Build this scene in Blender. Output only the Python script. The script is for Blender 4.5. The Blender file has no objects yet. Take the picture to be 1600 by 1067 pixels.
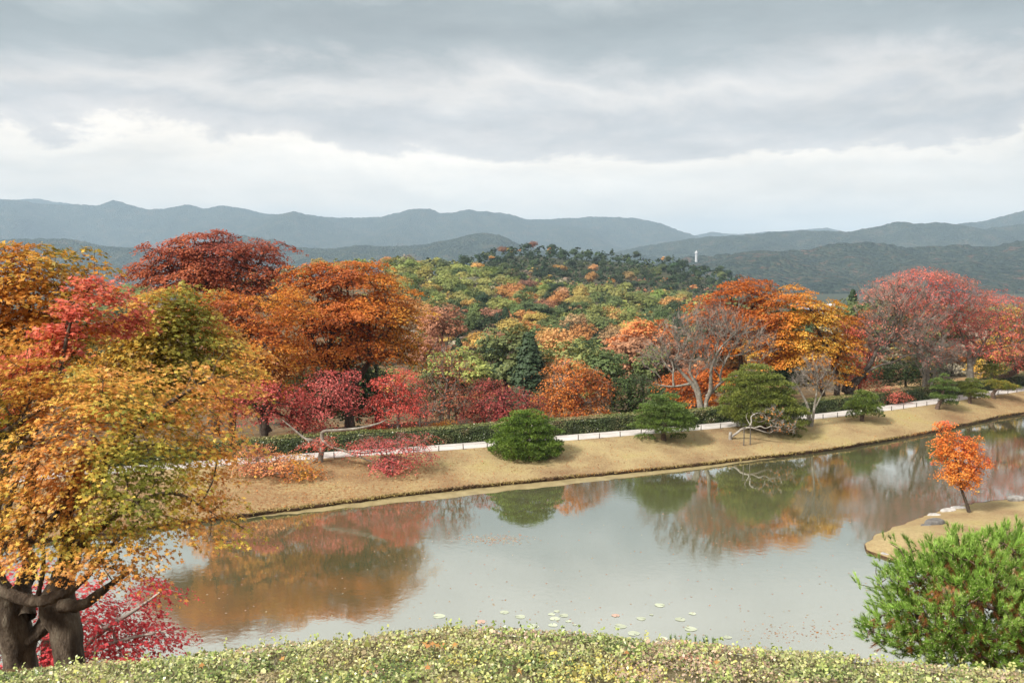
import bpy, math
import numpy as np

R = math.radians
S = bpy.context.scene
COL = S.collection
rng = np.random.default_rng(11)

# ------------------------------------------------------------------ camera, sky, sun, exposure
CAM_H = 13.0                    # eye height above the pond
FPX, CX, CY, HOR = 1400.0, 800.0, 533.5, 425.0
PITCH = math.atan((CY - HOR) / FPX)
cam_data = bpy.data.cameras.new('camera')
cam_data.sensor_width = 36.0
cam_data.lens = 36.0 * FPX / 1600.0
cam_data.clip_start = 0.1
cam_data.clip_end = 40000.0
cam = bpy.data.objects.new('camera', cam_data)
COL.objects.link(cam)
cam.location = (0, 0, CAM_H)
cam.rotation_euler = (math.pi / 2 - PITCH, 0, 0)
S.camera = cam

SUN_EL, SUN_AZ = 42.0, -128.0    # azimuth measured from +Y (view direction) towards +X
W = bpy.data.worlds.new('World')
S.world = W
W.use_nodes = True
nt = W.node_tree
nt.nodes.clear()


def N(tree, kind, **kw):
    n = tree.nodes.new(kind)
    for k, v in kw.items():
        if k == 'inp':
            for i, val in v.items():
                n.inputs[i].default_value = val
        else:
            setattr(n, k, v)
    return n


def ramp(tree, stops, interp='LINEAR'):
    n = tree.nodes.new('ShaderNodeValToRGB')
    cr = n.color_ramp
    cr.interpolation = interp
    while len(cr.elements) > 1:
        cr.elements.remove(cr.elements[-1])
    cr.elements[0].position = stops[0][0]
    cr.elements[0].color = (*stops[0][1], 1)
    for p, c in stops[1:]:
        e = cr.elements.new(p)
        e.color = (*c, 1)
    return n


def srgb(r, g, b):
    f = lambda c: (c / 255 / 12.92) if c / 255 <= 0.04045 else ((c / 255 + 0.055) / 1.055) ** 2.4
    return (f(r), f(g), f(b))


def make_sky():
    L = nt.links.new
    tc = N(nt, 'ShaderNodeTexCoord')
    sep = N(nt, 'ShaderNodeSeparateXYZ')
    L(tc.outputs['Generated'], sep.inputs[0])
    zc = N(nt, 'ShaderNodeMath', operation='MAXIMUM', inp={1: 0.0})
    L(sep.outputs['Z'], zc.inputs[0])
    # cloud deck: direction projected on a level sheet
    za = N(nt, 'ShaderNodeMath', operation='ADD', inp={1: 0.10})
    L(zc.outputs[0], za.inputs[0])
    dx = N(nt, 'ShaderNodeMath', operation='DIVIDE'); L(sep.outputs['X'], dx.inputs[0]); L(za.outputs[0], dx.inputs[1])
    dy = N(nt, 'ShaderNodeMath', operation='DIVIDE'); L(sep.outputs['Y'], dy.inputs[0]); L(za.outputs[0], dy.inputs[1])
    deck = N(nt, 'ShaderNodeCombineXYZ', inp={2: 3.3})
    L(dx.outputs[0], deck.inputs[0]); L(dy.outputs[0], deck.inputs[1])
    n1 = N(nt, 'ShaderNodeTexNoise', inp={'Scale': 0.55, 'Detail': 7.0, 'Roughness': 0.55, 'Distortion': 0.4})
    L(deck.outputs[0], n1.inputs['Vector'])
    # heaped clouds near the horizon, stretched sideways
    mp = N(nt, 'ShaderNodeMapping', inp={'Location': (1.7, 0.4, 0.15), 'Scale': (3.2, 3.2, 8.0)})
    L(tc.outputs['Generated'], mp.inputs['Vector'])
    n2 = N(nt, 'ShaderNodeTexNoise', inp={'Scale': 1.6, 'Detail': 12.0, 'Roughness': 0.64, 'Distortion': 0.35})
    L(mp.outputs[0], n2.inputs['Vector'])
    # elevation bent by the cloud shapes
    s1 = N(nt, 'ShaderNodeMath', operation='MULTIPLY_ADD', inp={1: 0.11, 2: -0.055})
    L(n1.outputs['Fac'], s1.inputs[0])
    s2 = N(nt, 'ShaderNodeMath', operation='MULTIPLY_ADD', inp={1: 0.15, 2: -0.075})
    L(n2.outputs['Fac'], s2.inputs[0])
    a1 = N(nt, 'ShaderNodeMath', operation='ADD'); L(zc.outputs[0], a1.inputs[0]); L(s1.outputs[0], a1.inputs[1])
    a2 = N(nt, 'ShaderNodeMath', operation='ADD'); L(a1.outputs[0], a2.inputs[0]); L(s2.outputs[0], a2.inputs[1])
    rp = ramp(nt, [(0.0, srgb(214, 215, 217)), (0.045, srgb(222, 220, 219)), (0.074, srgb(240, 233, 226)),
                   (0.100, srgb(232, 228, 224)), (0.126, srgb(250, 243, 235)), (0.137, srgb(208, 205, 206)), (0.165, srgb(180, 182, 187)),
                   (0.188, srgb(204, 202, 202)), (0.204, srgb(186, 187, 190)), (0.232, srgb(152, 159, 164)), (0.268, srgb(140, 149, 154)),
                   (0.292, srgb(162, 169, 173)), (0.33, srgb(200, 203, 205)), (0.40, srgb(214, 216, 217)), (0.7, srgb(214, 216, 217)), (1.0, srgb(214, 216, 217))])
    L(a2.outputs[0], rp.inputs[0])
    # soft light and dark inside the deck
    n3 = N(nt, 'ShaderNodeTexNoise', inp={'Scale': 2.2, 'Detail': 9.0, 'Roughness': 0.6, 'Distortion': 0.3})
    mp3 = N(nt, 'ShaderNodeMapping', inp={'Location': (0.3, 5.1, 0.0), 'Scale': (1.3, 1.3, 5.5)})
    L(tc.outputs['Generated'], mp3.inputs['Vector']); L(mp3.outputs[0], n3.inputs['Vector'])
    v3 = N(nt, 'ShaderNodeMath', operation='MULTIPLY_ADD', inp={1: 1.0, 2: 0.5})
    L(n3.outputs['Fac'], v3.inputs[0])
    mul = N(nt, 'ShaderNodeVectorMath', operation='SCALE')
    L(rp.outputs[0], mul.inputs[0]); L(v3.outputs[0], mul.inputs['Scale'])
    sc = N(nt, 'ShaderNodeVectorMath', operation='MULTIPLY', inp={1: (6.25, 5.92, 5.48)})
    L(mul.outputs[0], sc.inputs[0])
    sky = N(nt, 'ShaderNodeTexSky', sky_type='NISHITA', sun_disc=False)
    sky.sun_elevation = R(SUN_EL)
    sky.sun_rotation = R(SUN_AZ)
    mix = N(nt, 'ShaderNodeMix', data_type='RGBA', inp={0: 0.965})
    L(sky.outputs[0], mix.inputs[6]); L(sc.outputs[0], mix.inputs[7])
    bg = N(nt, 'ShaderNodeBackground', inp={'Strength': 0.1})
    L(mix.outputs[2], bg.inputs['Color'])
    out = N(nt, 'ShaderNodeOutputWorld')
    L(bg.outputs[0], out.inputs['Surface'])


make_sky()

sun_data = bpy.data.lights.new('sun', 'SUN')
sun_data.energy = 3.2
sun_data.angle = R(10)
sun_data.color = (1.0, 0.94, 0.85)
sun = bpy.data.objects.new('sun', sun_data)
COL.objects.link(sun)
sun.location = (-60, 0, 60)
sun.rotation_euler = (R(90 - SUN_EL), 0, -R(SUN_AZ) + math.pi)

S.view_settings.view_transform = 'Standard'
S.view_settings.look = 'None'
S.view_settings.exposure = 1.25
S.view_settings.gamma = 1.0
S.view_settings.use_curve_mapping = False
S.render.engine = 'CYCLES'
S.cycles.use_denoising = True
S.cycles.max_bounces = 6
S.cycles.diffuse_bounces = 4
S.cycles.glossy_bounces = 3
S.cycles.transmission_bounces = 3
S.cycles.volume_bounces = 0
S.cycles.transparent_max_bounces = 4
S.cycles.caustics_reflective = False
S.cycles.caustics_refractive = False

# ------------------------------------------------------------------ geometry helpers
SP, CP = math.sin(PITCH), math.cos(PITCH)


def P(px, py, Y):
    """world point seen at pixel (px, py) of the 1600 x 1067 photograph at forward distance Y"""
    x = (px - CX) / FPX
    y = (CY - py) / FPX
    t = Y / (CP + y * SP)
    return np.array([x * t, Y, CAM_H + t * (-SP + y * CP)])


def G(px, py, z):
    """world point at height z seen at pixel (px, py)"""
    x = (px - CX) / FPX
    y = (CY - py) / FPX
    t = (z - CAM_H) / (-SP + y * CP)
    return np.array([x * t, t * (CP + y * SP), z])


def to_px(p):
    p = np.asarray(p, float)
    dx, dy, dz = p[..., 0], p[..., 1], p[..., 2] - CAM_H
    dep = dy * CP - dz * SP
    up = dy * SP + dz * CP
    return CX + FPX * dx / dep, CY - FPX * up / dep, dep


def hsh(ix, iy, iz, seed):
    h = (ix.astype(np.int64) * 374761393 + iy.astype(np.int64) * 668265263 + iz.astype(np.int64) * 1442695041 + seed * 974634181) & 0xffffffff
    h = ((h ^ (h >> 13)) * 1274126177) & 0xffffffff
    h = ((h ^ (h >> 15)) * 2246822519) & 0xffffffff
    h = h ^ (h >> 16)
    return h.astype(np.float64) / 4294967295.0


def vnoise(x, y, z=0.0, seed=0):
    x, y, z = np.broadcast_arrays(np.asarray(x, float), np.asarray(y, float), np.asarray(z, float))
    ix, iy, iz = np.floor(x).astype(np.int64), np.floor(y).astype(np.int64), np.floor(z).astype(np.int64)
    fx, fy, fz = x - ix, y - iy, z - iz
    fx, fy, fz = [f * f * (3 - 2 * f) for f in (fx, fy, fz)]
    r = 0
    for a in (0, 1):
        for b in (0, 1):
            for c in (0, 1):
                w = (fx if a else 1 - fx) * (fy if b else 1 - fy) * (fz if c else 1 - fz)
                r = r + w * hsh(ix + a, iy + b, iz + c, seed)
    return r


def fbm(x, y, z=0.0, seed=0, oct=4):
    r, amp, tot = 0, 1.0, 0
    for o in range(oct):
        r = r + amp * vnoise(np.asarray(x) * 2 ** o, np.asarray(y) * 2 ** o, np.asarray(z) * 2 ** o, seed + o * 17)
        tot += amp
        amp *= 0.5
    return r / tot


class Geo:
    def __init__(self):
        self.V, self.F, self.C, self.n = [], [], [], 0

    def add(self, V, F, C=None):
        V = np.asarray(V, np.float32).reshape(-1, 3)
        if len(V) == 0:
            return
        self.V.append(V)
        self.F.append(np.asarray(F, np.int64) + self.n)
        if C is None:
            C = np.ones((len(V), 3), np.float32)
        self.C.append(np.asarray(C, np.float32).reshape(-1, 3))
        self.n += len(V)

    def mesh(self, name, mat, smooth=False):
        me = bpy.data.meshes.new(name)
        V = np.concatenate(self.V)
        C = np.concatenate(self.C)
        loops = np.concatenate([f.reshape(-1) for f in self.F])
        tot = np.concatenate([np.full(len(f), f.shape[1]) for f in self.F])
        start = np.concatenate([[0], np.cumsum(tot)[:-1]])
        me.vertices.add(len(V)); me.vertices.foreach_set('co', V.reshape(-1))
        me.loops.add(len(loops)); me.loops.foreach_set('vertex_index', loops.astype(np.int32))
        me.polygons.add(len(tot))
        me.polygons.foreach_set('loop_start', start.astype(np.int32))
        me.polygons.foreach_set('loop_total', tot.astype(np.int32))
        if smooth:
            me.polygons.foreach_set('use_smooth', np.ones(len(tot), bool))
        at = me.attributes.new('Col', 'FLOAT_COLOR', 'POINT')
        at.data.foreach_set('color', np.concatenate([C, np.ones((len(C), 1), np.float32)], 1).reshape(-1))
        me.materials.append(mat)
        me.update()
        me.validate()
        return me


def tag(o, label=None, cat=None, group=None, kind=None):
    if label: o['label'] = label
    if cat: o['category'] = cat
    if group: o['group'] = group
    if kind: o['kind'] = kind
    return o


def obj(name, data, parent=None, loc=None, **kw):
    o = bpy.data.objects.new(name, data)
    COL.objects.link(o)
    if parent is not None:
        o.parent = parent
    if loc is not None:
        o.location = loc
    return tag(o, **kw)


def empty(name, loc=(0, 0, 0), **kw):
    o = obj(name, None, loc=tuple(float(v) for v in loc), **kw)
    o.empty_display_size = 0.2
    return o


def norm(v):
    return v / np.maximum(np.linalg.norm(v, axis=-1, keepdims=True), 1e-9)


def tube(pts, rad, k=8, cap=True, wob=0.0, seed=1):
    """swept tube along a polyline"""
    pts = np.asarray(pts, float); rad = np.asarray(rad, float); n = len(pts)
    d = norm(np.gradient(pts, axis=0))
    ref = np.array([0.31, 0.93, 0.17])
    a = norm(np.cross(d, ref)); b = np.cross(d, a)
    th = np.linspace(0, 2 * np.pi, k, endpoint=False)
    ring = a[:, None] * np.cos(th)[None, :, None] + b[:, None] * np.sin(th)[None, :, None]
    r = rad[:, None, None]
    V = pts[:, None] + ring * r
    if wob:
        q = pts[:, None] + ring * r * 0.9
        s = 1.0 / max(rad.max() * 1.1, 1e-3)
        V = V + ring * r * wob * (fbm(q[..., 0] * s, q[..., 1] * s, q[..., 2] * s * 0.45, seed, 3) - 0.5 + 0.5 * (fbm(q[..., 0] * s * 3, q[..., 1] * s * 3, q[..., 2] * s * 1.2, seed + 3, 2) - 0.5))[..., None] * 2
    V = V.reshape(-1, 3)
    i = np.arange(n - 1)[:, None] * k
    j = np.arange(k)[None]
    j2 = (j + 1) % k
    F = np.stack([i + j, i + j2, i + k + j2, i + k + j], -1).reshape(-1, 4)
    return V, F


def edge_tubes(P0, P1, R0, R1, k):
    d = norm(P1 - P0)
    ref = np.where(np.abs(d[:, 2:3]) > 0.9, np.array([[1., 0, 0]]), np.array([[0, 0, 1.]]))
    a = norm(np.cross(d, ref)); b = np.cross(d, a)
    th = np.linspace(0, 2 * np.pi, k, endpoint=False)
    ring = a[:, None] * np.cos(th)[None, :, None] + b[:, None] * np.sin(th)[None, :, None]
    V = np.stack([P0[:, None] + ring * R0[:, None, None], P1[:, None] + ring * R1[:, None, None]], 1)
    E = len(P0)
    base = np.arange(E)[:, None] * 2 * k
    j = np.arange(k)[None]; j2 = (j + 1) % k
    F = np.stack([base + j, base + j2, base + k + j2, base + k + j], -1).reshape(-1, 4)
    return V.reshape(-1, 3), F


def smooth_path(pts, n):
    """Catmull-Rom through points (rows may carry extra columns such as radius)"""
    p = np.asarray(pts, float)
    if len(p) == 2:
        t = np.linspace(0, 1, n)[:, None]
        return p[0] * (1 - t) + p[1] * t
    q = np.concatenate([[2 * p[0] - p[1]], p, [2 * p[-1] - p[-2]]])
    out = []
    seg = len(p) - 1
    for u in np.linspace(0, seg, n):
        i = min(int(u), seg - 1); t = u - i
        a, b, c, d = q[i], q[i + 1], q[i + 2], q[i + 3]
        out.append(0.5 * (2 * b + (c - a) * t + (2 * a - 5 * b + 4 * c - d) * t * t + (3 * b - a - 3 * c + d) * t ** 3))
    return np.array(out)


# leaf outlines (x along the leaf, y across), z a slight fold
DIAMOND = np.array([[-0.5, 0, 0], [0, -0.34, 0.08], [0.5, 0, 0], [0, 0.34, 0.08]])
_a = np.radians([180, 125, 84, 62, 32, 0, -32, -62, -84, -125])
_r = np.array([0.26, 0.40, 0.17, 0.55, 0.2, 0.64, 0.2, 0.55, 0.17, 0.40])
MAPLE = np.stack([np.cos(_a) * _r, np.sin(_a) * _r, -0.22 * _r ** 2], 1)
_a = np.radians([180, 75, 36, 0, -36, -75])
_r = np.array([0.34, 0.56, 0.2, 0.64, 0.2, 0.56])
MAPLE3 = np.stack([np.cos(_a) * _r, np.sin(_a) * _r, -0.22 * _r ** 2], 1)
BLADE = np.array([[0, -0.5, 0], [1, 0, 0], [0, 0.5, 0]])


def add_leaves(g, c, nrm, size, col, shape=DIAMOND, rnd=None, direction=None, width=1.0):
    """one face of the given outline at each centre"""
    rnd = rnd or rng
    n = len(c)
    if n == 0:
        return
    nrm = norm(nrm)
    t = rnd.normal(size=(n, 3)) if direction is None else direction
    t = norm(t - nrm * (t * nrm).sum(1, keepdims=True))
    b = np.cross(nrm, t)
    s = (size if np.ndim(size) else np.full(n, size))[:, None, None]
    V = c[:, None] + s * (shape[None, :, 0:1] * t[:, None] + width * shape[None, :, 1:2] * b[:, None] + shape[None, :, 2:3] * nrm[:, None])
    k = len(shape)
    F = np.arange(n * k).reshape(n, k)
    g.add(V.reshape(-1, 3), F, np.repeat(col, k, 0))


def palette(stops, p, freq, seed, jitter=0.14, bright=0.16, rnd=None, bias=0.0):
    """leaf colour: walks along the palette with a soft 3-D noise so colours come in patches"""
    rnd = rnd or rng
    st = np.array(stops, float)
    t = (fbm(p[:, 0] * freq, p[:, 1] * freq, p[:, 2] * freq, seed, 3) - 0.5) * 2.1 + 0.5 + bias
    t = np.clip(t + rnd.normal(size=len(p)) * jitter, 0, 0.9999) * (len(st) - 1)
    i = t.astype(int); f = (t - i)[:, None]
    c = st[i] * (1 - f) + st[np.minimum(i + 1, len(st) - 1)] * f
    return np.clip(c * np.exp(rnd.normal(size=(len(p), 1)) * bright), 0, 0.9)


# ------------------------------------------------------------------ materials
def new_mat(name):
    m = bpy.data.materials.new(name)
    m.use_nodes = True
    t = m.node_tree
    b = t.nodes['Principled BSDF']
    return m, t, b


def mat_leaf(name, trans=0.3, rough=0.55, spec=0.25, tint=False):
    m, t, b = new_mat(name)
    L = t.links.new
    a = N(t, 'ShaderNodeAttribute', attribute_name='Col')
    col = a.outputs['Color']
    if tint:
        oi = N(t, 'ShaderNodeObjectInfo')
        mx = N(t, 'ShaderNodeMix', data_type='RGBA', blend_type='MULTIPLY', inp={0: 1.0})
        L(a.outputs['Color'], mx.inputs[6]); L(oi.outputs['Color'], mx.inputs[7])
        col = mx.outputs[2]
    L(col, b.inputs['Base Color'])
    b.inputs['Roughness'].default_value = rough
    b.inputs['Specular IOR Level'].default_value = spec
    if trans > 0:
        tr = N(t, 'ShaderNodeBsdfTranslucent')
        L(col, tr.inputs['Color'])
        mix = N(t, 'ShaderNodeMixShader', inp={0: trans})
        L(b.outputs[0], mix.inputs[1]); L(tr.outputs[0], mix.inputs[2])
        L(mix.outputs[0], t.nodes['Material Output'].inputs['Surface'])
    return m


def mat_noise(name, stops, scale, detail=6, rough=0.85, bump=0.0, bscale=None, stretch=(1, 1, 1), spec=0.3, vcol=False):
    m, t, b = new_mat(name)
    L = t.links.new
    tc = N(t, 'ShaderNodeTexCoord')
    mp = N(t, 'ShaderNodeMapping', inp={'Scale': stretch})
    L(tc.outputs['Object'], mp.inputs['Vector'])
    n = N(t, 'ShaderNodeTexNoise', inp={'Scale': scale, 'Detail': detail, 'Roughness': 0.62})
    L(mp.outputs[0], n.inputs['Vector'])
    r = ramp(t, stops)
    L(n.outputs['Fac'], r.inputs[0])
    col = r.outputs[0]
    if vcol:
        a = N(t, 'ShaderNodeAttribute', attribute_name='Col')
        mx = N(t, 'ShaderNodeMix', data_type='RGBA', blend_type='MULTIPLY', inp={0: 1.0})
        L(col, mx.inputs[6]); L(a.outputs['Color'], mx.inputs[7])
        col = mx.outputs[2]
    L(col, b.inputs['Base Color'])
    b.inputs['Roughness'].default_value = rough
    b.inputs['Specular IOR Level'].default_value = spec
    if bump:
        n2 = N(t, 'ShaderNodeTexNoise', inp={'Scale': bscale or scale * 4, 'Detail': 5.0, 'Roughness': 0.65})
        L(mp.outputs[0], n2.inputs['Vector'])
        bp = N(t, 'ShaderNodeBump', inp={'Strength': bump, 'Distance': 0.05})
        L(n2.outputs['Fac'], bp.inputs['Height'])
        L(bp.outputs[0], b.inputs['Normal'])
    return m


M = {}
M['leaf'] = mat_leaf('autumn_leaf', 0.40)
M['leaf_tint'] = mat_leaf('hillside_leaf', 0.22, tint=True)
M['forest'] = mat_leaf('forest_leaf', 0.22)
M['needle'] = mat_leaf('pine_needle', 0.15, rough=0.45, spec=0.35)
M['hedge_leaf'] = mat_leaf('hedge_leaf', 0.2, rough=0.35, spec=0.5)
M['bark_dark'] = mat_noise('dark_bark', [(0.25, (0.028, 0.021, 0.016)), (0.5, (0.075, 0.056, 0.042)), (0.72, (0.15, 0.125, 0.10))], 7.0, bump=0.9, bscale=22, stretch=(1, 1, 0.35))
M['bark_near'] = mat_noise('old_maple_bark', [(0.28, (0.022, 0.016, 0.011)), (0.45, (0.075, 0.054, 0.038)), (0.58, (0.14, 0.108, 0.078)), (0.72, (0.24, 0.21, 0.155))], 7.0, bump=1.0, bscale=26, stretch=(1, 1, 0.4))
M['bark_grey'] = mat_noise('lichen_grey_bark', [(0.28, (0.10, 0.082, 0.065)), (0.5, (0.215, 0.19, 0.155)), (0.7, (0.37, 0.35, 0.30))], 4.0, bump=0.5, bscale=15)
M['bark_pale'] = mat_noise('bleached_bark', [(0.3, (0.22, 0.19, 0.16)), (0.55, (0.40, 0.37, 0.33)), (0.75, (0.53, 0.51, 0.47))], 3.0, bump=0.4, bscale=15)
M['bark_bleached'] = mat_noise('weathered_pale_bark', [(0.3, (0.14, 0.12, 0.10)), (0.5, (0.29, 0.265, 0.235)), (0.7, (0.43, 0.41, 0.375))], 4.0, bump=0.6, bscale=14)
M['bark_cherry'] = mat_noise('dark_cherry_bark', [(0.3, (0.03, 0.024, 0.02)), (0.5, (0.085, 0.07, 0.058)), (0.66, (0.22, 0.20, 0.17)), (0.75, (0.34, 0.32, 0.27))], 3.0, bump=0.7, bscale=14)
M['bark_pine'] = mat_noise('pine_bark', [(0.3, (0.05, 0.035, 0.026)), (0.55, (0.14, 0.095, 0.07)), (0.75, (0.26, 0.20, 0.16))], 6.0, bump=0.8, bscale=20)
M['twig'] = mat_noise('brown_twig', [(0.3, (0.15, 0.125, 0.105)), (0.7, (0.28, 0.245, 0.21))], 2.0)
M['post'] = mat_noise('weathered_post', [(0.3, (0.07, 0.06, 0.05)), (0.7, (0.17, 0.15, 0.125))], 12.0)
M['soil'] = mat_noise('forest_floor', [(0.3, (0.045, 0.032, 0.018)), (0.5, (0.11, 0.07, 0.03)), (0.7, (0.19, 0.11, 0.045))], 0.35, bump=0.4, bscale=2.0, vcol=True)
M['stone'] = mat_noise('shore_stone', [(0.3, (0.16, 0.15, 0.14)), (0.5, (0.33, 0.31, 0.29)), (0.72, (0.55, 0.52, 0.49))], 3.2, bump=0.7, bscale=9)
M['gravel'] = mat_noise('pale_gravel', [(0.3, (0.40, 0.37, 0.345)), (0.5, (0.50, 0.47, 0.445)), (0.7, (0.58, 0.55, 0.525))], 1.1, bump=0.3, bscale=40)
M['mud'] = mat_noise('wet_mud_shelf', [(0.3, (0.20, 0.155, 0.075)), (0.7, (0.33, 0.27, 0.14))], 1.3, rough=0.5)
M['earth'] = mat_noise('bank_edge_earth', [(0.3, (0.02, 0.012, 0.008)), (0.5, (0.065, 0.035, 0.018)), (0.75, (0.17, 0.09, 0.035))], 2.6, bump=0.8, bscale=9)


def mat_lawn(name):
    m, t, b = new_mat(name)
    L = t.links.new
    tc = N(t, 'ShaderNodeTexCoord')
    n1 = N(t, 'ShaderNodeTexNoise', inp={'Scale': 0.22, 'Detail': 5.0, 'Roughness': 0.6})
    L(tc.outputs['Object'], n1.inputs['Vector'])
    r1 = ramp(t, [(0.28, (0.19, 0.13, 0.075)), (0.40, (0.27, 0.20, 0.11)), (0.55, (0.36, 0.292, 0.155)), (0.66, (0.35, 0.30, 0.135)), (0.75, (0.385, 0.312, 0.178))])
    L(n1.outputs['Fac'], r1.inputs[0])
    n2 = N(t, 'ShaderNodeTexNoise', inp={'Scale': 9.0, 'Detail': 6.0, 'Roughness': 0.75})
    L(tc.outputs['Object'], n2.inputs['Vector'])
    r2 = ramp(t, [(0.28, (0.62, 0.58, 0.52)), (0.5, (1.0, 1.0, 1.0)), (0.72, (1.22, 1.2, 1.12))])
    L(n2.outputs['Fac'], r2.inputs[0])
    mx = N(t, 'ShaderNodeMix', data_type='RGBA', blend_type='MULTIPLY', inp={0: 1.0})
    L(r1.outputs[0], mx.inputs[6]); L(r2.outputs[0], mx.inputs[7])
    # fallen leaves in the turf: the vertex attribute says how much of the turf is leaf litter
    a = N(t, 'ShaderNodeAttribute', attribute_name='Col')
    sp = N(t, 'ShaderNodeSeparateColor'); L(a.outputs['Color'], sp.inputs[0])
    n3 = N(t, 'ShaderNodeTexNoise', inp={'Scale': 5.0, 'Detail': 7.0, 'Roughness': 0.8})
    L(tc.outputs['Object'], n3.inputs['Vector'])
    r3 = ramp(t, [(0.36, (0.0, 0.0, 0.0)), (0.62, (1.0, 1.0, 1.0))])
    L(n3.outputs['Fac'], r3.inputs[0])
    ml = N(t, 'ShaderNodeMath', operation='MULTIPLY'); L(r3.outputs[0], ml.inputs[0]); L(sp.outputs[0], ml.inputs[1])
    n4 = N(t, 'ShaderNodeTexNoise', inp={'Scale': 14.0, 'Detail': 3.0})
    L(tc.outputs['Object'], n4.inputs['Vector'])
    r4 = ramp(t, [(0.35, (0.13, 0.06, 0.028)), (0.55, (0.24, 0.115, 0.05)), (0.7, (0.33, 0.15, 0.06))])
    L(n4.outputs['Fac'], r4.inputs[0])
    m2 = N(t, 'ShaderNodeMix', data_type='RGBA'); L(ml.outputs[0], m2.inputs[0]); L(mx.outputs[2], m2.inputs[6]); L(r4.outputs[0], m2.inputs[7])
    L(m2.outputs[2], b.inputs['Base Color'])
    b.inputs['Roughness'].default_value = 0.95
    b.inputs['Specular IOR Level'].default_value = 0.1
    bp = N(t, 'ShaderNodeBump', inp={'Strength': 0.6, 'Distance': 0.05})
    n5 = N(t, 'ShaderNodeTexNoise', inp={'Scale': 26.0, 'Detail': 4.0}); L(tc.outputs['Object'], n5.inputs['Vector'])
    L(n5.outputs['Fac'], bp.inputs['Height']); L(bp.outputs[0], b.inputs['Normal'])
    return m


M['lawn'] = mat_lawn('winter_turf')


def mat_water():
    m, t, b = new_mat('pond_water')
    L = t.links.new
    tc = N(t, 'ShaderNodeTexCoord')
    n1 = N(t, 'ShaderNodeTexNoise', inp={'Scale': 0.09, 'Detail': 3.0}); L(tc.outputs['Object'], n1.inputs['Vector'])
    r = ramp(t, [(0.35, (0.125, 0.128, 0.055)), (0.65, (0.17, 0.172, 0.095))])
    L(n1.outputs['Fac'], r.inputs[0]); L(r.outputs[0], b.inputs['Base Color'])
    b.inputs['Specular IOR Level'].default_value = 0.0
    b.inputs['Roughness'].default_value = 0.9
    # ripples come and go across the pond
    n2 = N(t, 'ShaderNodeTexNoise', inp={'Scale': 2.6, 'Detail': 4.0, 'Roughness': 0.6}); L(tc.outputs['Object'], n2.inputs['Vector'])
    n3 = N(t, 'ShaderNodeTexNoise', inp={'Scale': 0.11, 'Detail': 2.0}); L(tc.outputs['Object'], n3.inputs['Vector'])
    r3 = ramp(t, [(0.42, (0.05, 0.05, 0.05)), (0.7, (1.0, 1.0, 1.0))]); L(n3.outputs['Fac'], r3.inputs[0])
    st = N(t, 'ShaderNodeMath', operation='MULTIPLY_ADD', inp={1: 0.045, 2: 0.009}); L(r3.outputs[0], st.inputs[0])
    bp = N(t, 'ShaderNodeBump', inp={'Distance': 0.12}); L(st.outputs[0], bp.inputs['Strength'])
    L(n2.outputs['Fac'], bp.inputs['Height']); L(bp.outputs[0], b.inputs['Normal'])
    gl = N(t, 'ShaderNodeBsdfGlossy', inp={'Color': (0.95, 0.965, 0.95, 1), 'Roughness': 0.014}); L(bp.outputs[0], gl.inputs['Normal'])
    fr = N(t, 'ShaderNodeFresnel', inp={'IOR': 1.45}); L(bp.outputs[0], fr.inputs['Normal'])
    fc = N(t, 'ShaderNodeMath', operation='MULTIPLY_ADD', use_clamp=True, inp={1: 0.75, 2: 0.52}); L(fr.outputs[0], fc.inputs[0])
    mx = N(t, 'ShaderNodeMixShader'); L(fc.outputs[0], mx.inputs[0]); L(b.outputs[0], mx.inputs[1]); L(gl.outputs[0], mx.inputs[2])
    L(mx.outputs[0], t.nodes['Material Output'].inputs['Surface'])
    return m


M['water'] = mat_water()


def mat_mountain(name, scale, leafy):
    m, t, b = new_mat(name)
    L = t.links.new
    tc = N(t, 'ShaderNodeTexCoord')
    n1 = N(t, 'ShaderNodeTexNoise', inp={'Scale': scale, 'Detail': 8.0, 'Roughness': 0.68}); L(tc.outputs['Object'], n1.inputs['Vector'])
    r1 = ramp(t, [(0.30, (0.013, 0.022, 0.017)), (0.46, (0.024, 0.036, 0.024)), (0.56, (0.042, 0.052, 0.032)), (0.63, leafy), (0.68, (0.04, 0.048, 0.028))])
    L(n1.outputs['Fac'], r1.inputs[0]); L(r1.outputs[0], b.inputs['Base Color'])
    b.inputs['Roughness'].default_value = 1.0
    b.inputs['Specular IOR Level'].default_value = 0.0
    n2 = N(t, 'ShaderNodeTexVoronoi', inp={'Scale': 0.085}); L(tc.outputs['Object'], n2.inputs['Vector'])
    bp = N(t, 'ShaderNodeBump', inp={'Strength': 1.0, 'Distance': 16.0}); bp.invert = True
    L(n2.outputs['Distance'], bp.inputs['Height']); L(bp.outputs[0], b.inputs['Normal'])
    return m


M['mountain'] = mat_mountain('far_wooded_mountain', 0.012, (0.075, 0.06, 0.04))
M['mountain_near'] = mat_mountain('near_wooded_ridge', 0.022, (0.11, 0.058, 0.038))

# ------------------------------------------------------------------ the lie of the land
SHORE = [(-400, 900), (-100, 862), (200, 825), (379, 802.6), (513, 785.6), (657, 767.5), (900, 742.7), (1100, 723.7), (1192, 711.9), (1257, 706),
         (1300, 699.5), (1385, 686), (1440, 676), (1486, 666.6), (1540, 652.5), (1600, 643), (1700, 629), (1900, 603)]
PATHF = [(-400, 792), (-100, 764), (200, 738), (407, 723), (526, 714.4), (691, 704), (889, 688), (987, 680), (1103, 671), (1142, 667), (1278, 654.5), (1317, 650.5),
         (1385, 642), (1452, 632.5), (1520, 622.5), (1591, 612), (1700, 597), (1900, 571)]
PATH_Z, EDGE_Z = 1.2, 0.21
pxs = np.arange(-400, 1900.1, 12.5)


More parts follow.
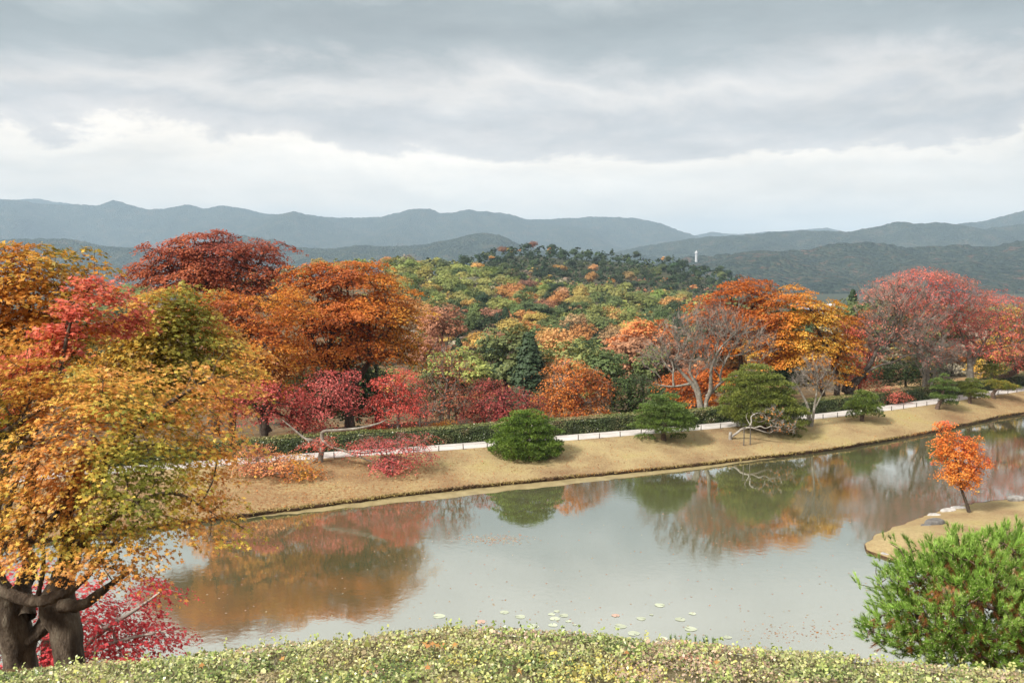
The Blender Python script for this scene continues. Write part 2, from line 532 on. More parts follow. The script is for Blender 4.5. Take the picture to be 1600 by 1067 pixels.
def smooth_interp(x, pts):
    p = np.array(pts, float)
    y = np.interp(x, p[:, 0], p[:, 1])
    return y


_sy = smooth_interp(pxs, SHORE); _fy = smooth_interp(pxs, PATHF)
ker = np.ones(9) / 9
_sy[4:-4] = np.convolve(_sy, ker, 'valid'); _fy[4:-4] = np.convolve(_fy, ker, 'valid')
SH = np.array([G(a, b, EDGE_Z) for a, b in zip(pxs, _sy)])
PF = np.array([G(a, b, PATH_Z) for a, b in zip(pxs, _fy)])
TAN = norm(np.gradient(PF, axis=0) * np.array([1, 1, 0]))
NRM = np.stack([-TAN[:, 1], TAN[:, 0], np.zeros(len(TAN))], 1)      # away from the pond


def at_path(px, off, z):
    """point beside the path: px of the path's front edge, off metres away from the pond"""
    i = np.interp(px, pxs, np.arange(len(pxs)))
    a = int(min(i, len(pxs) - 2)); f = i - a
    p = PF[a] * (1 - f) + PF[a + 1] * f
    n = NRM[a] * (1 - f) + NRM[a + 1] * f
    q = p + n * off
    q[2] = z
    return q


def lawn_point(px, f):
    i = np.interp(px, pxs, np.arange(len(pxs)))
    a = int(min(i, len(pxs) - 2)); g = i - a
    s = SH[a] * (1 - g) + SH[a + 1] * g
    p = PF[a] * (1 - g) + PF[a + 1] * g
    q = s * (1 - f) + p * f
    q[2] = EDGE_Z + (PATH_Z - EDGE_Z) * (f ** 0.9)
    return q


def lawn_y(px, py):
    """spot on the lawn that shows at pixel (px, py)"""
    best = min(np.linspace(0.02, 0.99, 98), key=lambda f: abs(to_px(lawn_point(px, f))[1] - py))
    return lawn_point(px, best)


def shore_dist(x, y):
    """signed distance from the far shore, positive behind it"""
    x = np.asarray(x, float); y = np.asarray(y, float)
    sh = x.shape
    p = np.stack([x.ravel(), y.ravel()], 1)
    out = np.empty(len(p))
    A = SH[:-1, :2][::3]; idx = np.arange(0, len(SH) - 1, 3)
    n2 = NRM[idx, :2]
    for s in range(0, len(p), 20000):
        q = p[s:s + 20000]
        d = ((q[:, None] - A[None]) ** 2).sum(-1)
        i = d.argmin(1)
        out[s:s + 20000] = ((q - A[i]) * n2[i]).sum(1)
    return out.reshape(sh)


RIDGE_L = [(-200, 470), (250, 440), (380, 418), (480, 406), (560, 398), (640, 394), (690, 400), (740, 404), (800, 420), (900, 432), (1000, 442), (1100, 452), (1200, 472), (1400, 492), (1800, 510)]
RIDGE_D = [(-200, 480), (600, 450), (690, 418), (730, 404), (770, 389), (820, 382), (870, 386), (940, 394), (1000, 398), (1060, 408), (1110, 418), (1150, 430), (1210, 452), (1300, 480), (1500, 505), (1800, 515)]
YL, YD = 520.0, 720.0


def canopy_y(px, Y):
    a = np.interp(px, *np.array(RIDGE_L).T) + 5
    b = np.interp(px, *np.array(RIDGE_D).T) - 5
    start = 585.0
    t = np.clip((Y - 130) / (YL - 130), 0, 1)
    c1 = start + (a - start) * (1 - (1 - t) ** 2.1)
    t2 = np.clip((Y - YL) / (YD - YL), 0, 1)
    c2 = a + (b - a) * t2
    c3 = b + (500 - b) * np.clip((Y - YD) / 350.0, 0, 1)
    return np.where(Y < YL, c1, np.where(Y < YD, c2, c3))


def ground_z(x, y):
    x = np.asarray(x, float); y = np.asarray(y, float)
    near = np.interp(y, [-80, 0, 3, 5, 7, 11, 15, 20, 25, 28.5, 34], [17, 11.35, 10.9, 10.3, 9.6, 8.0, 5.6, 2.9, 0.6, -0.7, -1.3])
    near = near + (fbm(x * 0.2, y * 0.2, 0, 3) - 0.5) * 0.5
    u = shore_dist(x, y)
    far = np.interp(u, [-4, -1, 0.6, 8, 14, 22, 45, 90, 200], [-1.3, -0.8, -0.6, 0.45, 0.7, 0.5, -4.5, -11.5, -13.0])
    z = np.where(y < 30, near, np.maximum(far, -1.3 if True else 0))
    z = np.where(u > 0, far, z)
    z = np.where((u < 0) & (y >= 30), -1.3, z)
    px = CX + FPX * x / np.maximum(y, 1.0)
    cy = canopy_y(px, y)
    hill = CAM_H - (cy - HOR) * y / FPX - 10.0
    plain = -30.0
    side = np.clip((np.abs(px - 850) - 700) / 700, 0, 1)
    hill = hill * (1 - side) + np.minimum(hill, -18) * side
    hill = np.where(y > YD, np.maximum(hill, plain), hill)
    w = np.clip((y - 105) / 50, 0, 1); w = w * w * (3 - 2 * w)
    z = np.where(y > 105, z * (1 - w) + hill * w, z)
    w2 = np.clip((y - 1000) / 300, 0, 1)
    z = np.where(y > 1000, z * (1 - w2) + plain * w2, z)
    return z + (fbm(x * 0.05, y * 0.05, 0, 9) - 0.5) * np.clip((y - 90) / 60, 0, 1) * 3.0 * (1 - w2)


def grid_mesh(V, nu, nv):
    i = np.arange(nu - 1)[:, None] * nv
    j = np.arange(nv - 1)[None]
    return np.stack([i + j, i + nv + j, i + nv + j + 1, i + j + 1], -1).reshape(-1, 4)


def build_ground():
    ang = np.concatenate([np.radians(np.linspace(-179.9, -62, 24)), np.radians(np.linspace(-60, 60, 110)), np.radians(np.linspace(62, 179.9, 24))])
    rad = np.concatenate([np.linspace(0.3, 130, 110), 130 * (12500 / 130) ** np.linspace(0.01, 1, 90)])
    A, Rr = np.meshgrid(ang, rad, indexing='ij')
    x, y = np.sin(A) * Rr, np.cos(A) * Rr
    z = ground_z(x, y)
    z = np.where(Rr > 9000, -30, z)
    g = Geo()
    w = np.clip((y - 250) / 500, 0, 1)[..., None]
    C = (1 - w) * np.array([1, 1, 1.]) + w * np.array([0.25, 0.5, 0.42])
    g.add(np.stack([x, y, z], -1), grid_mesh(None, *A.shape)[:, ::-1], C)
    obj('ground', g.mesh('ground', M['soil'], True), kind='structure', label='leaf strewn soil under the trees and out to the hills')


build_ground()


def build_water():
    g = Geo()
    back = SH + NRM * 0.6
    left = [(-95, 8), (-60, 12)]
    pts = [(p[0], p[1]) for p in back] + [(140, 140), (140, 14), (-100, 14)]
    V = np.array([(a, b, 0.0) for a, b in pts])
    # a fan of strips: each shore point joined to the near edge of the pond
    n = len(back)
    near = np.stack([np.linspace(-100, 140, n), np.full(n, 14.0), np.zeros(n)], 1)
    far = back.copy(); far[:, 2] = 0
    V = np.stack([near, far], 1).reshape(-1, 3)
    i = np.arange(n - 1) * 2
    g.add(V, np.stack([i, i + 2, i + 3, i + 1], 1))
    obj('pond_water', g.mesh('pond_water', M['water']), kind='structure', label='still green grey pond reflecting trees and clouds')


build_water()


def build_bank():
    n = len(pxs)
    T = np.concatenate([np.linspace(0, 0.1, 4), np.linspace(0.15, 1.0, 16)])
    jag = (fbm(SH[:, 0] * 1.6, SH[:, 1] * 1.6, 0, 5, 3) - 0.5) * 0.55
    S2 = SH + NRM * jag[:, None]
    rows = []
    for t in T:
        q = S2 * (1 - t) + PF * t
        q[:, 2] = EDGE_Z + (PATH_Z - EDGE_Z) * t ** 0.9 + (fbm(q[:, 0] * 0.35, q[:, 1] * 0.35, 0, 21) - 0.5) * 0.16 * math.sin(math.pi * t)
        rows.append(q)
    for off, z in ((0.4, PATH_Z - 0.012), (2.2, PATH_Z - 0.012), (3.6, PATH_Z - 0.01), (7, PATH_Z - 0.05), (11, 0.85), (15, 0.2)):
        q = PF + NRM * off; q[:, 2] = z
        rows.append(q)
    V = np.stack(rows, 1)
    g = Geo()
    # share of leaf litter: strongest under the maples at the left end
    px, _, _ = to_px(V)
    lit = np.interp(px, [200, 420, 560, 760, 1000, 1400, 1500, 1600], [0.95, 0.95, 0.78, 0.34, 0.22, 0.32, 0.55, 0.65])
    tt = np.concatenate([T, np.full(6, 1.0)])
    lit = lit * (1.15 - 0.65 * tt[None])
    lit[:, -4:] = 0.9
    C = np.repeat(lit[..., None], 3, -1)
    g.add(V, grid_mesh(None, n, V.shape[1])[:, ::-1], C)
    obj('lawn_bank', g.mesh('lawn_bank', M['lawn'], True), kind='structure', label='straw coloured winter lawn sloping from the path to the pond')
    # the cut earth edge
    g = Geo()
    e = []
    for k, (dz, dn) in enumerate(((0.012, 0.10), (0.0, -0.03), (-0.06, -0.05), (-0.12, -0.02), (-0.21, -0.06), (-0.5, -0.1))):
        q = S2 + NRM * dn
        q = q + NRM * ((fbm(q[:, 0] * 3, q[:, 1] * 3, k * 1.7, 31, 3) - 0.5) * 0.22)[:, None]
        q[:, 2] = EDGE_Z + dz + (vnoise(q[:, 0] * 2.3, q[:, 1] * 2.3, k, 8) - 0.5) * 0.06
        e.append(q)
    V = np.stack(e, 1)
    g.add(V, grid_mesh(None, n, V.shape[1]))
    obj('bank_edge', g.mesh('bank_edge', M['earth'], True), kind='structure', label='dark cut earth edge of the lawn above the water')
    # pale mud shelf just clear of the water
    g = Geo()
    wpx = np.interp(pxs, [300, 400, 520, 660, 820, 900, 1100, 1190, 1230], [0, 0.15, 0.75, 1.35, 1.25, 1.1, 0.6, 0.25, 0.0])
    m = (wpx > 0.01)
    s = S2[m] + NRM[m] * 0.15; s[:, 2] = 0.05
    q = S2[m] - NRM[m] * (wpx[m] * (0.85 + 0.3 * fbm(SH[m, 0] * 0.6, SH[m, 1] * 0.6, 0, 4)))[:, None]; q[:, 2] = 0.004
    mid = (s + q) / 2; mid[:, 2] = 0.035
    V = np.stack([q, mid, s], 1)
    g.add(V, grid_mesh(None, V.shape[0], 3)[:, ::-1])
    obj('mud_shelf', g.mesh('mud_shelf', M['mud'], True), kind='structure', label='pale strip of wet mud at the foot of the bank')
    # gravel path
    g = Geo()
    rows = []
    for off in (0.0, 0.65, 1.3, 1.95):
        q = PF + NRM * off; q[:, 2] = PATH_Z + 0.004 + (0.02 if 0 < off < 1.9 else 0)
        rows.append(q)
    V = np.stack(rows, 1)
    g.add(V, grid_mesh(None, n, 4)[:, ::-1])
    obj('path', g.mesh('path', M['gravel'], True), kind='structure', label='pale gravel path along the top of the bank')


build_bank()

# ------------------------------------------------------------------ far mountains
RANGES = [
    ('mountain', 'palest blue range far beyond all the others', 8300, 900, 'mountain', 7,
     [(-300, 312), (0, 310), (60, 311), (115, 318), (200, 330), (500, 380), (900, 380), (1060, 372), (1108, 361), (1150, 366), (1200, 361), (1250, 357), (1290, 355), (1315, 361), (1400, 370), (1900, 380)]),
    ('mountain', 'long blue grey range with a round double summit across the view', 7000, 1800, 'mountain', 3,
     [(-500, 335), (-200, 328), (0, 322), (60, 321), (130, 317), (160, 318), (185, 309), (203, 315), (240, 325), (270, 323), (298, 317), (325, 324), (355, 319), (385, 325), (410, 333), (440, 337), (500, 340), (560, 343), (600, 340),
      (635, 330), (655, 327), (675, 330), (690, 337), (720, 335), (735, 333), (750, 337), (780, 334), (800, 338), (825, 345), (860, 343), (920, 337), (960, 338), (1000, 341), (1030, 348), (1060, 360), (1090, 370), (1130, 378), (1250, 395), (1600, 400)]),
    ('mountain', 'blue slope climbing out of the picture behind the saddled ridge', 5600, 1200, 'mountain', 5,
     [(1100, 420), (1300, 390), (1400, 372), (1470, 354), (1500, 347), (1540, 341), (1570, 332), (1600, 326), (1700, 306), (1900, 300), (2200, 330)]),
    ('mountain', 'slate coloured ridge with a pointed knoll at its middle', 4300, 1000, 'mountain', 11,
     [(880, 410), (1000, 386), (1060, 376), (1100, 370), (1170, 366), (1260, 362), (1320, 362), (1360, 355), (1400, 345), (1420, 350), (1455, 348), (1480, 352), (1515, 361), (1560, 355), (1600, 347), (1700, 335), (2000, 350)]),
    ('mountain', 'dark rounded hill in front of the long blue range', 3600, 700, 'mountain', 17,
     [(-300, 380), (-100, 378), (60, 373), (100, 371), (140, 377), (170, 384), (260, 388), (350, 372), (380, 366), (430, 374), (470, 386), (520, 388), (600, 387), (650, 384), (700, 375), (730, 367), (755, 364), (780, 368), (805, 382), (850, 392), (1000, 398), (1100, 410), (1200, 430)]),
    ('mountain', 'nearest dark green wooded ridge behind the red cherry trees', 2500, 750, 'mountain_near', 23,
     [(950, 425), (1060, 403), (1120, 396), (1190, 392), (1260, 390), (1300, 380), (1350, 376), (1380, 379), (1410, 386), (1440, 384), (1500, 380), (1540, 384), (1570, 384), (1600, 377), (1700, 366), (2000, 370)]),
]


def build_ranges():
    for name, label, Y, depth, mat, seed, prof in RANGES:
        pr = np.array(prof, float)
        X0 = (pr[0, 0] - CX) / FPX * Y
        X1 = (pr[-1, 0] - CX) / FPX * Y
        cell = Y / 420.0 if Y > 3000 else Y / 560.0
        nx = int(min((X1 - X0) / cell, 700)); ny = 70
        xs = np.linspace(X0, X1, nx)
        v = np.linspace(-1, 1, ny)
        Xg, Vg = np.meshgrid(xs, v, indexing='ij')
        zr = CAM_H - (np.interp(CX + FPX * xs / Y, pr[:, 0], pr[:, 1]) - HOR) * Y / FPX
        h = (zr + 30)[:, None]
        # spurs run down from the crest towards the viewer
        spur = fbm(Xg / (depth * 0.42) + 3, Vg * depth / (depth * 0.9), seed, seed, 4)
        fall = np.abs(Vg) ** (0.95)
        prof_z = 1 - fall
        prof_z = prof_z * (1 + (spur - 0.5) * 2.3 * np.clip(fall * 2.2, 0, 1))
        can = (fbm(Xg / 55, Vg * depth / 55, 0, seed + 5, 3) - 0.5) * 14 * np.clip(fall * 30, 0.5, 1) + (vnoise(Xg / 13, Vg * depth / 13, 0, seed + 8) - 0.5) * 7
        Z = -30 + h * np.clip(prof_z, -0.2, 1.03) + can * np.clip(h / 60, 0, 1)
        Z[:, 0] = -60; Z[:, -1] = -60
        g = Geo()
        g.add(np.stack([Xg, Y + Vg * depth, Z], -1), grid_mesh(None, nx, ny)[:, ::-1])
        obj(name, g.mesh(name, M[mat], True), kind='structure', label=label)


build_ranges()


def build_tower():
    # small white tower on the near ridge
    p = P(1088, 402, 2450)
    t = empty('lookout_tower', p - np.array([0, 0, 16]), label='tiny white tower standing on the far ridge', cat='tower')
    w, _, _ = new_mat('white_render'); w.node_tree.nodes['Principled BSDF'].inputs['Base Color'].default_value = (0.42, 0.43, 0.44, 1)

    def prism(segs):
        g = Geo()
        rows = []
        for z, r in segs:
            th = np.linspace(0, 2 * np.pi, 12, endpoint=False)
            rows.append(np.stack([np.cos(th) * r, np.sin(th) * r, np.full(12, z)], 1))
        V = np.stack(rows)
        k = 12; i = np.arange(len(segs) - 1)[:, None] * k; j = np.arange(k)[None]; j2 = (j + 1) % k
        g.add(V, np.stack([i + j, i + j2, i + k + j2, i + k + j], -1).reshape(-1, 4))
        return g
    obj('shaft', prism([(-20, 4.5), (16, 3.6), (26, 3.3)]).mesh('shaft', w), t)
    obj('cap', prism([(26, 4.6), (29, 4.6), (33, 1.2), (35, 0.1)]).mesh('cap', w), t)


build_tower()


def build_haze():
    import bmesh
    bm = bmesh.new()
    bmesh.ops.create_cube(bm, size=1)
    me = bpy.data.meshes.new('haze'); bm.to_mesh(me); bm.free()
    o = obj('haze', me, kind='stuff', label='thin blue autumn haze over the valley')
    z0, z1 = -75.0, 720.0
    o.scale = (27000, 27000, z1 - z0)
    o.location = (0, 0, (z0 + z1) / 2)
    m = bpy.data.materials.new('haze'); m.use_nodes = True
    t = m.node_tree; t.nodes.clear()
    v = N(t, 'ShaderNodeVolumePrincipled', inp={'Color': (0.60, 0.80, 1.0, 1), 'Density': HAZE, 'Anisotropy': 0.0})
    out = N(t, 'ShaderNodeOutputMaterial')
    t.links.new(v.outputs[0], out.inputs['Volume'])
    me.materials.append(m)


HAZE = 1.2e-4
build_haze()

# ------------------------------------------------------------------ tree growing
def sample_lobes(lobes, n, spacing, rnd, shell=0.35, low=0.0):
    """spread n points through a union of ellipsoids, kept apart and drawn towards the outside"""
    lb = np.array(lobes, float)          # cx cy cz rx ry rz
    w = (lb[:, 3] * lb[:, 4] * lb[:, 5]) ** 0.75
    w /= w.sum()
    pts = np.empty((0, 3))
    tries = 0
    sp = spacing
    while len(pts) < n and tries < 60:
        m = n * 3
        k = rnd.choice(len(lb), m, p=w)
        d = norm(rnd.normal(size=(m, 3)))
        r = rnd.random(m) ** shell * np.where(rnd.random(m) < 0.16, 1.0 + 0.32 * rnd.random(m), 1.0)
        c = lb[k, :3] + d * r[:, None] * lb[k, 3:]
        if low:
            keep = d[:, 2] > -low
            c = c[keep]
        for q in c:
            if len(pts) >= n:
                break
            if len(pts) == 0 or ((pts - q) ** 2 * np.array([1, 1, 2.0])).sum(1).min() > sp * sp:
                pts = np.vstack([pts, q])
        tries += 1
        sp *= 0.9
    return pts


def grow(trunks, attract, bf=0.35, seg=0.8, rnd=None, jit=0.08, up=0.0):
    """branches that reach every attractor from the trunk polylines (x, y, z, r): a path-balanced spanning tree"""
    rnd = rnd or rng
    pos, par, plen = [], [], []
    for tp in trunks:
        for i, p in enumerate(tp):
            pos.append(p[:3])
            par.append(-1 if i == 0 else len(pos) - 2)
            plen.append(0 if i == 0 else plen[-1] + np.linalg.norm(tp[i][:3] - tp[i - 1][:3]))
    ntrunk = len(pos)
    A = np.asarray(attract, float)
    n = len(A)
    best = np.full(n, 1e9); bi = np.zeros(n, int)

    def relax(k):
        q = pos[k]
        d = np.linalg.norm(A - q, axis=1)
        down = np.maximum(q[2] - A[:, 2], 0)
        c = d + bf * plen[k] + up * down
        m = c < best
        best[m] = c[m]; bi[m] = k
    starts = []
    for tp in trunks:
        starts.append(len(tp))
    k0 = 0
    for tp in trunks:
        for k in range(k0 + max(1, int(len(tp) * 0.45)), k0 + len(tp)):
            relax(k)
        k0 += len(tp)
    done = np.zeros(n, bool)
    tip_node = np.zeros(n, int)
    for _ in range(n):
        i = int(np.where(done, 1e9, best).argmin())
        done[i] = True
        p0, p1 = pos[bi[i]], A[i]
        L = np.linalg.norm(p1 - p0)
        m = max(1, int(round(L / seg)))
        prev = bi[i]
        bend = rnd.normal(size=3) * jit * L
        bend[2] += 0.06 * L
        for s in range(1, m + 1):
            t = s / m
            q = p0 * (1 - t) + p1 * t + bend * math.sin(math.pi * t)
            pos.append(q); par.append(prev); plen.append(plen[prev] + L / m)
            prev = len(pos) - 1
            relax(prev)
        tip_node[i] = prev
    return np.array(pos), np.array(par), ntrunk, tip_node


def branch_mesh(g, pos, par, ntrunk, r_tip, r_main, k_thick=6, cut=0.0):
    n = len(pos)
    cnt = np.ones(n)
    has = np.zeros(n, bool)
    has[par[par >= 0]] = True
    cnt = np.where(has, 0.0, 1.0)
    for i in range(n - 1, -1, -1):
        if par[i] >= 0:
            cnt[par[i]] += cnt[i]
    br = np.arange(ntrunk, n)
    if len(br) == 0:
        return
    mx = max(cnt[br].max(), 2)
    e = math.log(r_main / r_tip) / math.log(mx)
    rad = r_tip * np.maximum(cnt, 1) ** e
    P0, P1 = pos[par[br]], pos[br]
    R1 = rad[br]
    R0 = np.where(par[br] < ntrunk, R1 * 1.2, np.minimum(rad[par[br]], R1 * 1.25))
    thick = R1 > r_tip * 2.2
    for msk, k in ((thick, k_thick), (~thick, 3)):
        if msk.any():
            V, F = edge_tubes(P0[msk], P1[msk], R0[msk], R1[msk], k)
            g.add(V, F)


def pad_leaves(g, tips, centre, pr, per, size, stops, freq, seed, rnd, shape=DIAMOND, flat=0.22, droop=0.25, tilt=0.5, up=1.0, bright=0.16, bias_fn=None, jitter=0.14):
    n = len(tips)
    k = np.repeat(np.arange(n), per)
    sc = (rnd.random(n) * 0.5 + 0.75)[k]
    a = rnd.random(len(k)) * 2 * np.pi
    r = np.sqrt(rnd.random(len(k))) * pr * sc
    off = np.stack([np.cos(a) * r, np.sin(a) * r, rnd.normal(size=len(k)) * flat * pr - droop * r * r / pr], 1)
    # break the disc into sprays so its edge is uneven
    lob = vnoise(np.cos(a) * 2.2 + k * 7.31, np.sin(a) * 2.2, 0, seed)
    off[:, :2] *= (0.55 + 0.75 * lob)[:, None]
    out = norm((tips - centre) * np.array([1, 1, 0.4]))[k]
    off[:, 2] -= 0.28 * (off * out).sum(1)
    c = tips[k] + off
    nr = np.array([0, 0, up]) + out * 0.55 + rnd.normal(size=(len(k), 3)) * tilt
    b = 0.0 if bias_fn is None else bias_fn(c)
    col = palette(stops, c, freq, seed, rnd=rnd, bright=bright, bias=b, jitter=jitter)
    lum = (col * np.array([0.3, 0.59, 0.11])).sum(1, keepdims=True)
    col = np.clip((col * 0.98 + lum * 0.02) * LEAF_GAIN, 0, 0.82)
    s = size * (0.55 + 0.9 * rnd.random(len(k)))
    add_leaves(g, c, nr, s, col, shape, rnd)


def twig_sprays(g, tips, parents, per, length, width, rnd, upw=0.5):
    n = len(tips)
    k = np.repeat(np.arange(n), per)
    d = norm(tips - parents)[k]
    d = norm(d + rnd.normal(size=(len(k), 3)) * 0.55 + np.array([0, 0, upw]))
    L = length * (0.5 + rnd.random(len(k)))
    p0 = tips[k] - d * (L * 0.15)[:, None] - (tips - parents)[k] * rnd.random(len(k))[:, None] * 0.8
    side = norm(np.cross(d, rnd.normal(size=(len(k), 3)))) * width
    V = np.stack([p0 - side, p0 + side, p0 + d * L[:, None] + rnd.normal(size=(len(k), 3)) * 0.06 * length], 1)
    g.add(V.reshape(-1, 3), np.arange(len(k) * 3).reshape(-1, 3))


def px_lobes(lobes, Y, depth=1.0):
    """(cx, cy, rx, ry[, dY[, depth factor]]) in pixels -> ellipsoids in metres"""
    out = []
    m = Y / FPX
    for l in lobes:
        cx, cy, rx, ry = l[:4]
        dY = l[4] if len(l) > 4 else 0.0
        df = l[5] if len(l) > 5 else depth
        c = P(cx, cy, Y + dY)
        mm = (Y + dY) / FPX
        out.append([*c, rx * mm, rx * mm * df, ry * mm])
    return out


LEAF_GAIN = 1.22
TREE_MASK = []      # (px, py, rx, ry, Y) of built crowns, used to see which hillside trees are hidden


def trunk_paths(trunks, Y):
    """trunk polylines given as (px, py, dY, radius) -> smooth (x, y, z, r)"""
    out = []
    for tp in trunks:
        q = []
        for (a, b, dY, r) in tp:
            q.append([*P(a, b, Y + dY), r])
        L = sum(np.linalg.norm(np.array(q[i + 1][:3]) - np.array(q[i][:3])) for i in range(len(q) - 1))
        out.append(smooth_path(q, max(6, int(L / max(q[0][3] * (0.4 if Y < 20 else 1.2), 0.03)))))
    return out


def broadleaf(label, Y, trunks, lobes, stops, seed, n=160, pr=0.9, per=70, leaf=0.17, freq=0.25, bark='bark_dark', depth=0.9, r_tip=0.018, r_main=0.14,
              shape=DIAMOND, name='maple_tree', cat='tree', group=None, bf=0.3, seg=None, flat=0.14, tilt=0.42, shell=0.4, bright=0.16, jitter=0.14, twigs=0, twig_len=0.7,
              twig_w=0.012, leafed=1.0, k_thick=6, bias_fn=None, k_trunk=10, spacing=0.75, leaf_mat='leaf', low=0.0, droop=0.25, twig_mat=None, wob=0.22, up=1.0):
    if per > 60 and Y > 30:
        per, leaf = int(per * 0.86), leaf * 1.07
    rnd = np.random.default_rng(seed)
    tps = trunk_paths(trunks, Y)
    base = tps[0][0][:3].copy()
    t = empty(name, base, label=label, cat=cat, group=group)
    lb = px_lobes(lobes, Y, depth)
    tips = sample_lobes(lb, n, pr * spacing, rnd, shell, low)
    cen = np.average(np.array(lb)[:, :3], axis=0, weights=np.array(lb)[:, 3])
    cen[2] -= np.mean(np.array(lb)[:, 5]) * 0.5
    pos, par, ntr, tipn = grow([tp for tp in tps], tips, bf=bf, seg=seg or pr * 0.7, rnd=rnd)
    g = Geo()
    for i, tp in enumerate(tps):
        V, F = tube(tp[:, :3] - base, tp[:, 3], k_trunk, wob=wob, seed=seed + i)
        g.add(V, F)
    branch_mesh(g, pos - base, par, ntr, r_tip, r_main, k_thick)
    obj('trunk', g.mesh('trunk', M[bark], True), t)
    if twigs:
        g = Geo()
        twig_sprays(g, pos[tipn] - base, pos[par[tipn]] - base, twigs, twig_len, twig_w, rnd)
        obj('twigs', g.mesh('twigs', M[twig_mat or bark]), t, kind='stuff')
    if per:
        g = Geo()
        use = tips if leafed >= 1 else tips[rnd.random(len(tips)) < leafed]
        pad_leaves(g, use, cen, pr, per, leaf, stops, freq, seed, rnd, shape, flat, droop, tilt, up, bright, bias_fn, jitter)
        g.V = [v - base.astype(np.float32) for v in g.V]
        obj('crown', g.mesh('crown', M[leaf_mat]), t)
    if per * len(tips) > 1500:
        for l in lobes:
            TREE_MASK.append((l[0], l[1], l[2] * 0.9, l[3] * 0.9, Y))
    return t


# leaf colours (real leaf colours, linear)
YG = (0.22, 0.22, 0.045); OLIVE = (0.14, 0.14, 0.03); GOLD = (0.52, 0.31, 0.045); YEL = (0.58, 0.39, 0.07)
ORG = (0.56, 0.22, 0.035); DORG = (0.43, 0.135, 0.028); RUST = (0.34, 0.095, 0.03); PEACH = (0.62, 0.31, 0.12)
SCAR = (0.56, 0.115, 0.080); CRIM = (0.46, 0.085, 0.088); WINE = (0.28, 0.072, 0.068); PINK = (0.58, 0.17, 0.15); SALM = (0.54, 0.20, 0.125)
BRRED = (0.37, 0.100, 0.060); BRN = (0.28, 0.15, 0.08); GRN = (0.075, 0.11, 0.032); DGRN = (0.042, 0.070, 0.025); LGRN = (0.13, 0.18, 0.055)

# ------------------------------------------------------------------ near maples on the left
NEAR = 'maples on the slope by the viewpoint'
broadleaf('big near maple with thick forked trunk and orange yellow leaves reaching over the pond', 10.6,
          [[(108, 1075, 0, 0.216), (110, 1035, 0, 0.188), (106, 985, 0, 0.180), (88, 945, 0, 0.192), (97, 905, 0.05, 0.136), (112, 860, 0.1, 0.104), (104, 800, 0.2, 0.080), (130, 720, 0.5, 0.056)],
           [(36, 1080, 0.1, 0.200), (30, 1035, 0.1, 0.172), (26, 995, 0.05, 0.184), (14, 955, 0, 0.176), (-14, 910, 0, 0.160), (-40, 830, 0.1, 0.136), (-60, 700, 0.3, 0.088), (-40, 560, 0.5, 0.056)],
           [(40, 1000, 0.05, 0.09), (62, 985, 0.1, 0.1), (82, 960, 0.1, 0.11), (96, 940, 0.0, 0.10)],
           [(40, 965, 0.0, 0.128), (36, 920, 0.25, 0.104), (46, 880, 0.4, 0.084), (34, 820, 0.5, 0.072), (60, 700, 0.8, 0.048)],
           [(-30, 905, -0.35, 0.068), (10, 925, -0.42, 0.064), (55, 940, -0.45, 0.068), (95, 928, -0.42, 0.060), (130, 905, -0.4, 0.040), (165, 862, -0.4, 0.028), (215, 815, -0.5, 0.016)],
           [(95, 945, -0.1, 0.096), (130, 943, -0.15, 0.068), (166, 918, -0.2, 0.044), (205, 890, -0.2, 0.024)],
           [(110, 870, 0.1, 0.072), (150, 830, -0.1, 0.048), (205, 790, -0.3, 0.032), (270, 770, -0.4, 0.020), (330, 800, -0.5, 0.011)],
           [(104, 800, 0.2, 0.072), (170, 715, -0.2, 0.048), (250, 640, -0.3, 0.032), (330, 590, -0.3, 0.016)],
           [(-40, 850, 0.1, 0.104), (10, 842, -0.2, 0.080), (45, 845, -0.4, 0.048), (90, 800, -0.7, 0.028)],
           [(-60, 720, 0.2, 0.064), (0, 680, -0.1, 0.044), (60, 640, -0.2, 0.024)],
           [(60, 930, 0.0, 0.028), (68, 880, -0.1, 0.024), (66, 830, -0.2, 0.016)], [(20, 930, -0.4, 0.024), (-5, 890, -0.5, 0.016), (10, 850, -0.6, 0.012)]],
          [(200, 660, 150, 95, -.2), (90, 770, 130, 75, -.3), (255, 725, 120, 80, -.3), (300, 800, 75, 45, -.4), (170, 845, 95, 38, -.5), (325, 600, 85, 48, -.2), (60, 640, 110, 90, .1),
           (350, 838, 42, 18, -.5), (20, 820, 70, 45, -.5), (385, 555, 40, 26, -.1), (355, 690, 40, 50, -.3), (-60, 640, 120, 140, 0), (215, 895, 45, 16, -.5), (-70, 800, 90, 70, -.2), (110, 600, 80, 40, 0), (90, 865, 80, 26, -.7), (10, 870, 60, 24, -.7), (150, 620, 70, 40, .3)],
          [(0.17, 0.18, 0.03), (0.25, 0.245, 0.04), (0.36, 0.31, 0.05), (0.50, 0.34, 0.06), (0.58, 0.34, 0.065), (0.60, 0.30, 0.065), (0.60, 0.26, 0.06), (0.64, 0.34, 0.14), ORG], 101, n=470, pr=0.31, per=76, leaf=0.058, freq=1.15, bark='bark_near', shape=MAPLE,
          r_tip=0.0035, r_main=0.04, seg=0.16, flat=0.075, tilt=0.42, droop=0.32, shell=0.5, group=NEAR, depth=0.75, jitter=0.12, bright=0.2, k_trunk=16, wob=0.36, twigs=5, twig_len=0.3, twig_w=0.0022)
